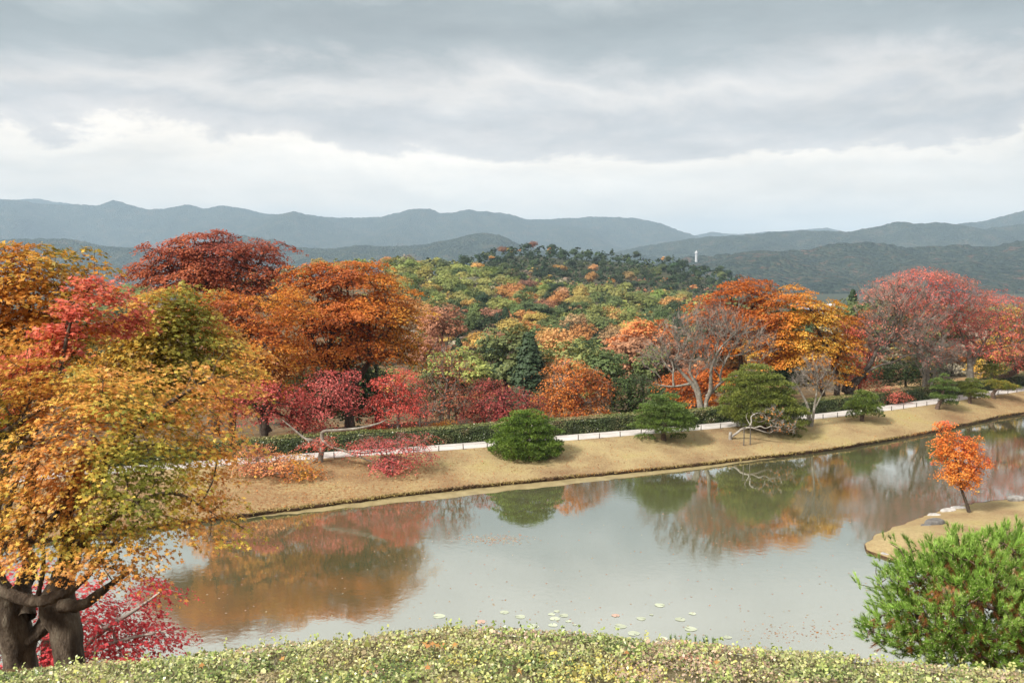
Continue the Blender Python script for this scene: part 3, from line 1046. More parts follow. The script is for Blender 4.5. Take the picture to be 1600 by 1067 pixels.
broadleaf('orange and gold maple rising highest at the very edge behind the near maple', 13.6,
          [[(-34, 1100, 0, 0.22), (-26, 960, 0, 0.19), (-20, 850, 0, 0.16), (10, 700, 0.1, 0.12), (40, 600, 0.2, 0.09), (60, 500, 0.2, 0.05)], [(5, 720, 0.1, 0.07), (60, 640, 0, 0.06), (110, 560, 0, 0.04), (140, 500, 0, 0.025)]],
          [(40, 440, 85, 60), (120, 440, 50, 48), (10, 540, 75, 70), (95, 520, 70, 50), (-80, 500, 90, 100), (155, 430, 24, 22), (40, 390, 45, 18), (130, 395, 24, 14), (60, 385, 10, 10), (0, 380, 20, 10)],
          [(0.22, 0.2, 0.04), (0.42, 0.27, 0.045), (0.5, 0.24, 0.035), (0.52, 0.20, 0.035), (0.50, 0.26, 0.045), ORG], 102, n=330, pr=0.3, per=62, leaf=0.075, freq=0.8, bark='bark_near', shape=MAPLE3, r_tip=0.0045, r_main=0.05, seg=0.2, group=NEAR, depth=0.8, bright=0.2, flat=0.09, tilt=0.42, droop=0.3)
broadleaf('scarlet maple with a bare leaning branch among the orange near maples', 12.2,
          [[(-24, 1085, 0, 0.077), (-12, 900, 0, 0.066), (20, 760, 0, 0.055), (60, 660, -0.2, 0.041), (92, 580, -0.3, 0.030), (112, 500, -0.3, 0.019), (140, 450, -0.3, 0.011)], [(60, 660, -0.2, 0.028), (30, 610, -0.2, 0.019), (10, 560, -0.2, 0.011)]],
          [(152, 450, 32, 20, -.3), (118, 482, 30, 15, -.3), (188, 468, 18, 9, -.3), (30, 568, 46, 13, -.2), (85, 540, 30, 11, -.2), (10, 650, 34, 12, -.2), (205, 500, 24, 12), (60, 600, 40, 10), (95, 515, 36, 12), (225, 490, 16, 8), (170, 510, 30, 12)],
          [ORG, RUST, (0.5, 0.16, 0.06), SCAR, (0.60, 0.15, 0.08), PINK, ORG], 103, n=150, pr=0.25, per=40, leaf=0.066, freq=0.9, bark='bark_near', shape=MAPLE3, r_tip=0.004, r_main=0.03, seg=0.18, group=NEAR, depth=0.8, bright=0.2, flat=0.09, tilt=0.42, droop=0.3)
broadleaf('olive and yellow green maple between the scarlet branch and the dark red tree', 16.5,
          [[(75, 1125, 0, 0.17), (82, 960, 0, 0.14), (125, 800, 0, 0.12), (190, 680, 0, 0.09), (240, 580, 0, 0.06), (258, 500, 0, 0.03)]],
          [(262, 510, 62, 52), (240, 560, 58, 50), (300, 560, 50, 40), (215, 500, 30, 38), (280, 460, 36, 18), (330, 520, 30, 30), (240, 620, 70, 40), (160, 600, 60, 45), (190, 560, 40, 40), (340, 570, 50, 30), (300, 490, 40, 16), (190, 520, 30, 20)],
          [(0.16, 0.165, 0.03), (0.24, 0.225, 0.04), (0.34, 0.28, 0.05), (0.46, 0.31, 0.05), (0.54, 0.28, 0.055)], 104, n=360, pr=0.36, per=60, leaf=0.085, freq=0.7, bark='bark_near', shape=MAPLE3, r_tip=0.005, r_main=0.05, seg=0.22, group=NEAR, depth=0.8, bright=0.2, flat=0.09, tilt=0.42, droop=0.3)
broadleaf('low bright crimson maple spreading under the forked trunk by the pond', 15.0,
          [[(40, 1118, 0, 0.11), (70, 1075, 0, 0.10), (110, 1030, 0, 0.08), (160, 985, -0.2, 0.05), (215, 950, -0.3, 0.03), (250, 925, -0.3, 0.015)], [(110, 1030, 0, 0.05), (190, 1000, -0.2, 0.03), (260, 985, -0.2, 0.015)],
           [(60, 1060, 0, 0.05), (20, 960, 0, 0.035), (10, 900, 0, 0.02)], [(60, 1060, 0, 0.05), (-20, 1000, 0, 0.035), (-60, 960, 0, 0.02)]],
          [(150, 960, 70, 26), (245, 920, 40, 18), (180, 1010, 80, 24), (240, 1000, 50, 18), (30, 905, 40, 30), (15, 960, 50, 40), (60, 1020, 60, 30), (220, 970, 40, 20), (-60, 980, 80, 60), (135, 920, 30, 14)],
          [(0.34, 0.05, 0.06), (0.52, 0.065, 0.075), (0.60, 0.075, 0.085), (0.52, 0.06, 0.07), (0.64, 0.13, 0.12)], 105, n=300, pr=0.32, per=38, leaf=0.07, freq=0.6, bark='bark_pale', shape=MAPLE3, r_tip=0.004, r_main=0.03, seg=0.2, group=NEAR, depth=0.9, bright=0.22, flat=0.09, tilt=0.42, droop=0.3)

# ------------------------------------------------------------------ trees on and behind the dam, left to right
BEH = 'autumn trees behind the clipped hedge'
LAWN = 'trees standing on the lawn bank'


def gnd(px, off):
    """pixel row and distance of the ground off metres behind the path front at column px"""
    p = at_path(px, off, 0)
    p[2] = max(float(ground_z(p[0], p[1])), np.interp(off, [3, 7, 11, 15], [PATH_Z, PATH_Z - 0.05, 0.85, 0.2])) - 0.15
    a, b, _ = to_px(p)
    return float(a), float(b), float(p[1])


def stem(px, off):
    a, b, Y = gnd(px, off)
    return a, b, Y


a, b, Y = stem(335, 17)
broadleaf('tall dark red tree with flat layered top and black trunk', Y,
          [[(335, b, 0, 0.45), (335, 620, 0, 0.38), (330, 520, 0, 0.32), (322, 450, 0, 0.24), (318, 420, 0, 0.12)], [(330, 540, 0, 0.24), (352, 480, -0.5, 0.18), (372, 430, -0.5, 0.10), (390, 400, 0, 0.06)], [(326, 500, 0, 0.2), (300, 450, 0.5, 0.14), (270, 420, 0.5, 0.08)]],
          [(310, 385, 52, 22), (275, 408, 48, 24), (350, 395, 60, 25), (410, 390, 40, 18), (240, 425, 40, 18), (330, 420, 60, 22), (425, 415, 26, 22), (215, 425, 32, 12), (380, 430, 55, 24), (290, 440, 70, 16), (400, 465, 45, 25), (340, 365, 28, 7), (240, 388, 22, 10)],
          [(0.26, 0.07, 0.05), BRRED, (0.38, 0.12, 0.06), RUST, (0.44, 0.15, 0.075), RUST, BRRED], 201, n=300, pr=1.0, per=120, leaf=0.19, freq=0.2, r_tip=0.03, r_main=0.2, group=BEH, flat=0.10, tilt=0.36, bf=0.2)
a, b, Y = stem(360, 8)
broadleaf('orange and rust maple filling the gap under the dark red tree', Y,
          [[(360, b, 0, 0.3), (365, 640, 0, 0.25), (380, 560, 0, 0.16), (395, 510, 0, 0.08)]],
          [(400, 490, 55, 30), (360, 520, 60, 36), (430, 540, 60, 40), (330, 480, 50, 28), (390, 570, 60, 36), (450, 480, 40, 34), (345, 600, 60, 40), (430, 600, 50, 30)],
          [RUST, DORG, ORG, (0.55, 0.26, 0.04), GOLD, SALM], 202, n=330, pr=0.85, per=110, leaf=0.17, freq=0.3, group=BEH, r_tip=0.02)
a, b, Y = stem(545, 12)
broadleaf('huge orange rust maple with rounded layered crown, biggest behind the hedge', Y,
          [[(548, b, 0, 0.42), (545, 640, 0, 0.36), (540, 590, 0, 0.3), (548, 530, 0, 0.2), (556, 470, 0, 0.1)], [(543, 620, 0, 0.26), (580, 560, -0.6, 0.18), (612, 510, -0.6, 0.09)], [(542, 610, 0, 0.24), (500, 550, -0.6, 0.17), (470, 500, -0.5, 0.08)],
           [(420, b - 4, -2, 0.28), (412, 650, -2, 0.24), (425, 590, -1.5, 0.14), (440, 540, -1.5, 0.08)]],
          [(550, 440, 70, 26), (610, 470, 42, 30), (490, 455, 52, 32), (560, 490, 90, 30), (620, 510, 38, 28), (470, 500, 50, 30), (590, 530, 62, 26), (520, 520, 60, 26), (635, 540, 26, 16), (500, 420, 30, 12), (570, 415, 40, 10), (460, 440, 22, 26), (545, 548, 60, 16), (640, 490, 18, 14), (470, 545, 40, 20), (600, 435, 24, 14), (610, 555, 45, 18), (500, 565, 60, 18), (640, 565, 18, 14), (440, 575, 30, 18)],
          [RUST, DORG, (0.46, 0.15, 0.03), ORG, (0.54, 0.23, 0.035), (0.5, 0.26, 0.04), GOLD], 203, n=540, pr=0.95, per=115, leaf=0.18, freq=0.16, r_tip=0.025, r_main=0.2, group=BEH, flat=0.09, tilt=0.36, low=0.35,
          bias_fn=lambda c: -0.045 * (c[:, 2] - 8.5))
a, b, Y = stem(590, 16)
broadleaf('dark evergreen standing in the shade behind the huge orange maple', Y,
          [[(590, b, 0, 0.3), (590, 640, 0, 0.25), (588, 570, 0, 0.14)]],
          [(560, 590, 60, 36), (500, 600, 50, 40), (600, 630, 60, 36), (450, 620, 50, 34), (540, 640, 60, 30)],
          [DGRN, GRN, DGRN], 204, n=240, pr=0.95, per=90, leaf=0.2, freq=0.3, group=BEH, name='evergreen_tree', low=0.3)
a, b, Y = stem(412, 4.8)
broadleaf('dusky crimson maple with a thick dark trunk behind the left end of the hedge', Y,
          [[(412, b, 0, 0.3), (414, 670, 0, 0.24), (418, 645, 0, 0.2), (432, 620, 0, 0.1), (440, 600, 0, 0.05)], [(416, 660, 0, 0.16), (400, 635, 0, 0.1), (385, 620, 0, 0.05)]],
          [(410, 610, 40, 20), (440, 640, 32, 20), (385, 640, 22, 26), (460, 620, 28, 16), (370, 610, 26, 16), (470, 660, 24, 12)],
          [WINE, BRRED, CRIM, (0.42, 0.09, 0.07), SALM], 205, n=110, pr=0.75, per=65, leaf=0.14, freq=0.35, group=BEH, r_tip=0.015, tilt=0.45)
a, b, Y = stem(525, 4.6)
broadleaf('vivid crimson maple leaning over the hedge beneath the huge orange maple', Y,
          [[(470, b, 0, 0.16), (478, 665, 0, 0.12), (500, 630, 0, 0.08), (530, 600, 0, 0.04)], [(478, 665, 0, 0.09), (455, 640, 0, 0.05), (445, 620, 0, 0.03)]],
          [(520, 600, 38, 18), (490, 635, 36, 20), (540, 625, 28, 14), (480, 660, 30, 16), (470, 610, 26, 12), (510, 585, 24, 8), (545, 585, 16, 8), (500, 665, 24, 10), (470, 690, 20, 8)],
          [CRIM, (0.50, 0.12, 0.10), (0.54, 0.10, 0.095), (0.52, 0.14, 0.12), PINK], 206, n=130, pr=0.78, per=58, leaf=0.13, freq=0.4, group=BEH, r_tip=0.014, tilt=0.4, flat=0.15)
a, b, Y = stem(622, 4.6)
broadleaf('bright red maple with a pale upright stem beside the huge orange maple', Y,
          [[(622, b, 0, 0.13), (622, 650, 0, 0.1), (620, 620, 0, 0.07), (612, 590, 0, 0.03)], [(650, b, 0.5, 0.1), (656, 660, 0.5, 0.08), (652, 630, 0.3, 0.05), (640, 600, 0, 0.03)]],
          [(612, 600, 30, 14), (640, 605, 26, 18), (600, 630, 26, 20), (640, 635, 28, 18), (625, 582, 20, 7), (596, 655, 20, 12), (570, 640, 14, 10)],
          [CRIM, SCAR, (0.58, 0.10, 0.085), SCAR, PINK], 207, n=100, pr=0.72, per=55, leaf=0.13, freq=0.4, group=BEH, r_tip=0.014, bark='bark_grey', tilt=0.4)
# crooked maple on the lawn with long propped limbs
base = lawn_y(500, 721)
Yc = base[1]
broadleaf('crooked maple on the lawn with long level limbs and thin red leaves', Yc,
          [[(*to_px(base)[:2], 0, 0.173), (503, 700, 0, 0.144), (503, 684, 0, 0.130), (506, 674, 0, 0.108), (530, 672, -0.2, 0.094), (560, 669, -0.4, 0.079), (590, 662, -0.5, 0.058), (603, 656, -0.5, 0.029)],
           [(503, 690, 0, 0.101), (480, 686, 0.2, 0.079), (470, 680, 0.3, 0.072), (455, 667, 0.3, 0.050), (440, 655, 0.3, 0.022)],
           [(503, 688, 0, 0.108), (515, 697, -0.3, 0.079), (540, 705, -0.6, 0.072), (560, 713, -0.9, 0.058), (590, 724, -1.2, 0.036), (630, 732, -1.4, 0.018)],
           [(540, 705, -0.6, 0.050), (570, 708, -0.5, 0.036), (600, 703, -0.5, 0.022), (640, 695, -0.5, 0.011)],
           [(497, 715, 0, 0.086), (470, 735, -1.0, 0.058), (455, 742, -1.6, 0.043), (470, 749, -2.2, 0.029), (520, 752, -2.6, 0.011)]],
          [(590, 695, 42, 11, -.6), (640, 690, 36, 13, -.6), (620, 722, 38, 12, -1.2), (660, 712, 26, 9, -.8), (500, 692, 26, 9, -.3), (560, 702, 24, 8, -.5), (610, 735, 20, 5, -1.3), (665, 685, 16, 8, -.6)],
          [WINE, (0.45, 0.10, 0.09), CRIM, SALM, (0.5, 0.13, 0.11), SCAR], 208, n=130, pr=0.68, per=46, leaf=0.12, freq=0.4, group=LAWN, r_tip=0.012, r_main=0.06, bark='bark_grey', flat=0.1, tilt=0.35, depth=1.1, twigs=7, twig_len=0.5, twig_w=0.008, twig_mat='twig', name='crooked_maple', k_trunk=9)
base2 = lawn_y(415, 742)
broadleaf('low salmon orange maple sprays spreading over the lawn at the near end of the hedge', base2[1],
          [[(*to_px(base2)[:2], 0, 0.14), (405, 728, 0, 0.1), (400, 712, 0, 0.06)], [(410, 735, 0, 0.08), (440, 740, -0.4, 0.05), (480, 735, -0.6, 0.02)]],
          [(420, 722, 52, 13), (470, 732, 38, 11), (395, 705, 30, 12), (450, 745, 36, 10), (490, 738, 22, 9), (430, 755, 24, 9), (460, 715, 30, 7)],
          [RUST, SALM, PEACH, (0.55, 0.2, 0.1), ORG, GOLD], 209, n=130, pr=0.66, per=44, leaf=0.12, freq=0.4, group=LAWN, r_tip=0.01, r_main=0.05, bark='bark_grey', flat=0.1, tilt=0.4, depth=1.0, twigs=6, twig_len=0.5, twig_w=0.008, twig_mat='twig')

# middle stretch behind the hedge
a, b, Y = stem(690, 9)
broadleaf('thin brownish red tree beside the bright red maple', Y,
          [[(690, b, 0, 0.14), (692, 640, 0, 0.1), (700, 590, 0, 0.05)], [(715, b, 1, 0.1), (712, 640, 1, 0.07), (718, 600, 1, 0.04)]],
          [(690, 600, 32, 30), (720, 620, 34, 26), (670, 640, 34, 26), (715, 580, 24, 26), (740, 640, 24, 20), (690, 560, 26, 24)],
          [BRN, (0.27, 0.09, 0.05), BRRED, (0.3, 0.14, 0.06), RUST], 210, n=150, pr=0.8, per=36, leaf=0.14, freq=0.3, group=BEH, r_tip=0.014, bark='bark_grey', twigs=8, twig_len=0.8, twig_mat='twig')
a, b, Y = stem(770, 8)
broadleaf('dark wine red maple behind the hedge next to the domed pine', Y,
          [[(775, b, 0, 0.18), (775, 650, 0, 0.13), (780, 625, 0, 0.07)], [(760, b, 0.4, 0.12), (752, 640, 0, 0.07), (748, 615, 0, 0.04)]],
          [(770, 620, 40, 24), (810, 630, 36, 24), (745, 640, 34, 28), (835, 640, 20, 22), (785, 650, 40, 20), (755, 600, 24, 10)],
          [WINE, (0.2, 0.03, 0.035), BRRED, (0.33, 0.06, 0.06), WINE], 211, n=150, pr=0.75, per=62, leaf=0.14, freq=0.35, group=BEH, r_tip=0.016, twigs=4, twig_len=0.6, twig_mat='twig')
a, b, Y = stem(905, 8)
broadleaf('orange maple with pale twigs just behind the domed pine', Y,
          [[(905, b, 0, 0.18), (903, 630, 0, 0.13), (898, 600, 0, 0.07)], [(880, b, 0.5, 0.12), (876, 630, 0, 0.08), (868, 605, 0, 0.04)]],
          [(905, 600, 44, 26), (870, 620, 34, 26), (940, 610, 24, 22), (890, 640, 46, 16), (930, 640, 28, 14), (885, 580, 34, 18), (925, 585, 24, 14)],
          [RUST, DORG, ORG, (0.52, 0.19, 0.06), ORG, SALM], 212, n=180, pr=0.78, per=62, leaf=0.15, freq=0.3, group=BEH, r_tip=0.014, bark='bark_grey', twigs=5, twig_len=0.7, twig_w=0.014)
a, b, Y = stem(985, 7)
broadleaf('dark green leafy bush against the hedge below the bare grey tree', Y,
          [[(985, b, 0, 0.12), (985, 640, 0, 0.08), (985, 625, 0, 0.05)]],
          [(985, 615, 32, 18), (965, 630, 22, 18), (1005, 630, 24, 18), (1030, 620, 20, 16), (990, 595, 30, 12)],
          [DGRN, GRN, DGRN, (0.07, 0.09, 0.04)], 213, n=100, pr=0.75, per=60, leaf=0.16, freq=0.3, group=BEH, name='green_bush', cat='bush')
a, b, Y = stem(720, 5)
for i, (px, lab, st) in enumerate(((672, 'small russet orange shrub behind the hedge at the foot of the thin brownish tree', [RUST, DORG, BRN]), (728, 'small bright orange shrub peeping over the hedge left of the wine red maple', [ORG, GOLD, DORG]),
                                   (610, 'small fiery orange shrub peeping over the hedge under the bright red maple', [ORG, DORG, SCAR]))):
    a, b, Y = stem(px, 4.9)
    broadleaf(lab, Y, [[(a, b, 0, 0.06), (a + 1, b - 12, 0, 0.04)]], [(a, b - 18, 26, 12), (a + 18, b - 14, 16, 8)], st, 214 + i, n=32, pr=0.5, per=55, leaf=0.11, freq=0.6, name='autumn_shrub', cat='shrub', group='small shrubs peeping over the hedge', r_tip=0.01, r_main=0.03)
# right-hand group
a, b, Y = stem(1098, 5.2)
BARE = 'leafless grey barked trees'
broadleaf('large bare grey tree with pale many-stemmed trunk behind the hedge', Y,
          [[(1098, b, 0, 0.30), (1092, 625, 0, 0.2), (1085, 605, 0, 0.17), (1068, 585, 0, 0.13), (1045, 560, 0, 0.09), (1040, 540, 0, 0.05)], [(1096, 640, 0, 0.2), (1090, 605, -0.2, 0.15), (1078, 580, -0.3, 0.11), (1085, 545, -0.3, 0.06)],
           [(1104, b, 0, 0.28), (1103, 630, 0, 0.19), (1110, 610, 0, 0.16), (1112, 575, 0, 0.12), (1125, 545, 0, 0.08), (1150, 520, 0, 0.04)], [(1104, 620, 0, 0.15), (1122, 602, 0.3, 0.11), (1140, 590, 0.4, 0.06), (1165, 585, 0.5, 0.03)],
           [(1078, 600, 0, 0.11), (1050, 604, -0.4, 0.08), (1020, 600, -0.6, 0.04)]],
          [(1060, 530, 45, 35), (1110, 510, 50, 36), (1160, 525, 40, 32), (1030, 560, 34, 30), (1090, 560, 45, 24), (1190, 540, 26, 22), (1130, 490, 36, 14)],
          [BRN, (0.3, 0.1, 0.06), SALM], 220, n=420, pr=0.5, per=3, leaf=0.10, freq=0.3, group=BARE, r_tip=0.014, r_main=0.10, bark='bark_grey', twigs=11, twig_len=1.0, twig_w=0.012, twig_mat='twig', name='bare_tree', bf=0.45, depth=0.8, k_trunk=9)
a, b, Y = stem(1150, 14)
broadleaf('dark orange maple with the highest top behind the bare grey tree', Y,
          [[(1165, b, 0, 0.3), (1160, 600, 0, 0.25), (1155, 530, 0, 0.17), (1150, 480, 0, 0.08)]],
          [(1160, 455, 48, 18), (1120, 475, 38, 20), (1195, 470, 32, 20), (1150, 500, 60, 26), (1100, 500, 26, 20), (1175, 440, 26, 6), (1180, 520, 50, 24), (1120, 540, 40, 30), (1085, 620, 40, 30), (1060, 600, 30, 24), (1110, 590, 40, 26)],
          [RUST, DORG, (0.36, 0.09, 0.018), (0.48, 0.15, 0.02), ORG], 221, n=360, pr=0.95, per=105, leaf=0.18, freq=0.2, group=BEH, r_tip=0.022, flat=0.10, tilt=0.36, low=0.4)
a, b, Y = stem(1285, 8)
broadleaf('golden orange maple with layered sprays, brightest tree behind the big pine', Y,
          [[(1305, b, 0, 0.3), (1308, 600, 0, 0.25), (1300, 560, 0, 0.2), (1280, 520, 0, 0.14), (1265, 480, 0, 0.07)], [(1290, b, 1.0, 0.22), (1282, 600, 1, 0.18), (1262, 570, 0.6, 0.11), (1230, 540, 0.2, 0.06)], [(1302, 570, 0, 0.12), (1325, 530, 0, 0.07)]],
          [(1240, 470, 42, 22), (1200, 500, 44, 20), (1270, 500, 50, 26), (1300, 540, 44, 26), (1220, 530, 50, 24), (1180, 545, 34, 16), (1260, 560, 50, 26), (1320, 575, 26, 24), (1235, 448, 20, 7), (1300, 475, 26, 9, 0), (1330, 500, 20, 10), (1210, 565, 36, 18), (1290, 590, 34, 14), (1190, 470, 18, 9)],
          [DORG, ORG, (0.58, 0.25, 0.03), GOLD, YEL, (0.6, 0.26, 0.04)], 222, n=400, pr=0.85, per=105, leaf=0.17, freq=0.22, group=BEH, r_tip=0.02, flat=0.09, tilt=0.36, low=0.4)
a, b, Y = stem(1330, 13)
broadleaf('red orange maple between the golden maple and the red cherry', Y,
          [[(1345, b, 0, 0.2), (1342, 590, 0, 0.15), (1335, 540, 0, 0.08)]],
          [(1335, 520, 26, 16), (1350, 560, 26, 26), (1315, 500, 22, 12), (1345, 595, 26, 16), (1360, 500, 18, 20)],
          [RUST, SCAR, SALM, ORG], 223, n=90, pr=0.8, per=60, leaf=0.15, freq=0.3, group=BEH, r_tip=0.016)
CH = 'red leaved cherry trees'
a, b, Y = stem(1335, 5.6)
Y2 = Y + 1.5
broadleaf('half bare cherry with black leaning trunk and reddish twig ends', Y2,
          [[(1322, b, 0, 0.42), (1330, 605, 0, 0.36), (1348, 585, 0, 0.28), (1362, 565, 0, 0.2), (1372, 540, 0, 0.14), (1385, 510, 0, 0.08)], [(1340, 590, 0, 0.16), (1372, 572, -0.5, 0.10), (1395, 566, -0.8, 0.07), (1415, 556, -1, 0.05), (1440, 552, -1, 0.02)],
           [(1318, 612, 0, 0.22), (1322, 590, 0.5, 0.16), (1310, 570, 0.6, 0.08)], [(1368, 555, 0, 0.12), (1400, 530, 0.5, 0.08), (1440, 510, 0.5, 0.04)]],
          [(1400, 520, 50, 40), (1370, 490, 40, 34), (1440, 500, 45, 40), (1410, 460, 55, 24), (1460, 545, 36, 26), (1370, 535, 30, 24), (1360, 460, 24, 16)],
          [BRN, (0.4, 0.12, 0.1), SALM, PINK, SCAR], 224, n=430, pr=0.6, per=16, leaf=0.13, freq=0.2, group=CH, r_tip=0.014, r_main=0.11, bark='bark_cherry', twigs=14, twig_len=1.0, twig_w=0.013, twig_mat='twig', name='cherry_tree', bf=0.4,
          bias_fn=lambda c: 0.09 * (c[:, 2] - 8.0), leafed=0.55, k_trunk=10)
a, b, Y = stem(1440, 9)
broadleaf('scarlet topped cherry rising above the leaning half bare cherry', Y,
          [[(1450, b, 0, 0.34), (1448, 590, 0, 0.28), (1440, 550, 0, 0.2), (1430, 500, 0, 0.12), (1425, 460, 0, 0.06)], [(1446, 570, 0, 0.18), (1475, 530, 0, 0.12), (1500, 480, 0, 0.06)]],
          [(1400, 440, 40, 14), (1450, 430, 45, 12), (1380, 455, 30, 12), (1490, 445, 36, 18), (1440, 460, 55, 20), (1500, 480, 40, 22), (1420, 480, 40, 16), (1460, 500, 36, 16), (1530, 460, 26, 16)],
          [SALM, (0.52, 0.17, 0.14), SCAR, (0.5, 0.12, 0.10), PINK], 225, n=330, pr=0.85, per=40, leaf=0.16, freq=0.2, group=CH, r_tip=0.016, r_main=0.13, bark='bark_grey', twigs=7, twig_len=1.0, twig_w=0.014, twig_mat='twig', name='cherry_tree', bf=0.35, flat=0.14)
a, b, Y = stem(1515, 6)
broadleaf('wide pinkish red cherry spreading to the edge of the picture', Y,
          [[(1517, b, 0, 0.36), (1516, 575, 0, 0.28), (1514, 550, 0, 0.2), (1505, 530, 0, 0.12), (1495, 500, 0, 0.06)], [(1516, 575, 0, 0.2), (1528, 552, 0, 0.15), (1545, 525, 0, 0.1), (1570, 500, 0, 0.05)], [(1528, 555, 0, 0.12), (1570, 542, -0.5, 0.08), (1610, 535, -1, 0.04)]],
          [(1530, 500, 45, 20), (1580, 500, 45, 24), (1560, 470, 40, 16), (1510, 535, 34, 14), (1560, 545, 50, 16), (1610, 530, 40, 24), (1500, 510, 30, 14), (1630, 490, 40, 30), (1545, 520, 50, 14), (1600, 560, 40, 12)],
          [SALM, (0.54, 0.18, 0.14), (0.52, 0.13, 0.105), SCAR, SALM], 226, n=330, pr=0.85, per=44, leaf=0.15, freq=0.2, group=CH, r_tip=0.016, r_main=0.12, bark='bark_grey', twigs=6, twig_len=0.9, twig_w=0.013, twig_mat='twig', name='cherry_tree', bf=0.35, flat=0.13)
a, b, Y = stem(1575, 18)
broadleaf('yellow orange tree showing through behind the wide pinkish cherry', Y,
          [[(1590, b, 0, 0.25), (1588, 570, 0, 0.18), (1580, 520, 0, 0.08)]],
          [(1580, 490, 34, 22), (1600, 530, 40, 30), (1560, 540, 36, 24), (1620, 480, 30, 20), (1540, 575, 30, 14)],
          [ORG, GOLD, YEL, YG], 227, n=110, pr=1.0, per=55, leaf=0.2, freq=0.2, group=BEH)
a, b, Y = stem(1447, 5.0)
broadleaf('bare grey twiggy tree just behind the hedge beside the leaning cherry', Y,
          [[(1442, b, 0, 0.16), (1444, 590, 0, 0.12), (1448, 565, 0, 0.08), (1452, 545, 0, 0.04)], [(1452, b, 0.3, 0.14), (1458, 590, 0.3, 0.1), (1470, 560, 0.3, 0.05)], [(1444, 590, 0, 0.08), (1430, 565, 0, 0.05)]],
          [(1450, 550, 34, 24), (1480, 555, 30, 24), (1425, 555, 22, 18), (1470, 580, 30, 12)],
          [BRN, SALM], 228, n=200, pr=0.5, per=0, group=BARE, r_tip=0.012, r_main=0.06, bark='bark_grey', twigs=16, twig_len=0.8, twig_w=0.011, twig_mat='twig', name='bare_tree', bf=0.45)
base3 = lawn_y(1265, 666)
broadleaf('small bare pale tree with twin stems on the lawn beside the big pine', base3[1],
          [[(*to_px(base3)[:2], 0, 0.16), (1264, 645, 0, 0.12), (1260, 630, 0, 0.1), (1250, 610, 0, 0.06), (1240, 592, 0, 0.03)], [(to_px(base3)[0] + 3, to_px(base3)[1], 0, 0.13), (1272, 640, 0, 0.1), (1275, 620, 0, 0.08), (1278, 595, 0, 0.05), (1276, 575, 0, 0.025)], [(1272, 640, 0, 0.07), (1285, 615, 0, 0.04), (1295, 595, 0, 0.02)]],
          [(1265, 590, 26, 22), (1285, 585, 22, 24), (1245, 600, 16, 14), (1275, 565, 18, 12), (1295, 605, 14, 12)],
          [BRN, SALM], 229, n=170, pr=0.35, per=0, group=BARE, r_tip=0.009, r_main=0.045, bark='bark_grey', twigs=14, twig_len=0.6, twig_w=0.009, twig_mat='twig', name='bare_tree', bf=0.45, seg=0.3)
a, b, Y = stem(1385, 4.8)
broadleaf('rounded coral pink shrub above the hedge under the leaning cherry', Y,
          [[(1388, b, 0, 0.08), (1388, b - 14, 0, 0.05)]], [(1388, b - 18, 26, 12), (1375, b - 14, 18, 9), (1408, b - 13, 14, 8)], [PINK, SALM, (0.5, 0.08, 0.07)], 230, n=50, pr=0.5, per=55, leaf=0.11, freq=0.5, name='coral_shrub', cat='shrub', r_tip=0.01, r_main=0.03)
a, b, Y = stem(1410, 13)
broadleaf('dark green evergreen clump behind the coral shrub', Y,
          [[(1415, b, 0, 0.14), (1415, 590, 0, 0.1), (1415, 575, 0, 0.05)]], [(1400, 575, 30, 18), (1430, 580, 30, 20), (1380, 590, 26, 14), (1460, 585, 24, 16)], [DGRN, GRN, DGRN, (0.04, 0.07, 0.04)], 231, n=100, pr=0.9, per=55, leaf=0.18, freq=0.3, name='evergreen_bush', cat='bush', group=BEH)

# ------------------------------------------------------------------ pines on the lawn
def tufts(g, c, d, col, length, width, blades, rnd, spread=0.55):
    n = len(c)
    k = np.repeat(np.arange(n), blades)
    dd = norm(d[k] + rnd.normal(size=(len(k), 3)) * spread)
    L = (length * (0.65 + 0.7 * rnd.random(len(k))))[:, None]
    side = norm(np.cross(dd, rnd.normal(size=(len(k), 3)))) * width * 0.5
    V = np.stack([c[k] - side, c[k] + side, c[k] + dd * L], 1)
    cc = col[k] * np.exp(rnd.normal(size=(len(k), 1)) * 0.15)
    g.add(V.reshape(-1, 3), np.arange(len(k) * 3).reshape(-1, 3), np.clip(np.repeat(cc, 3, 0), 0, 0.9))


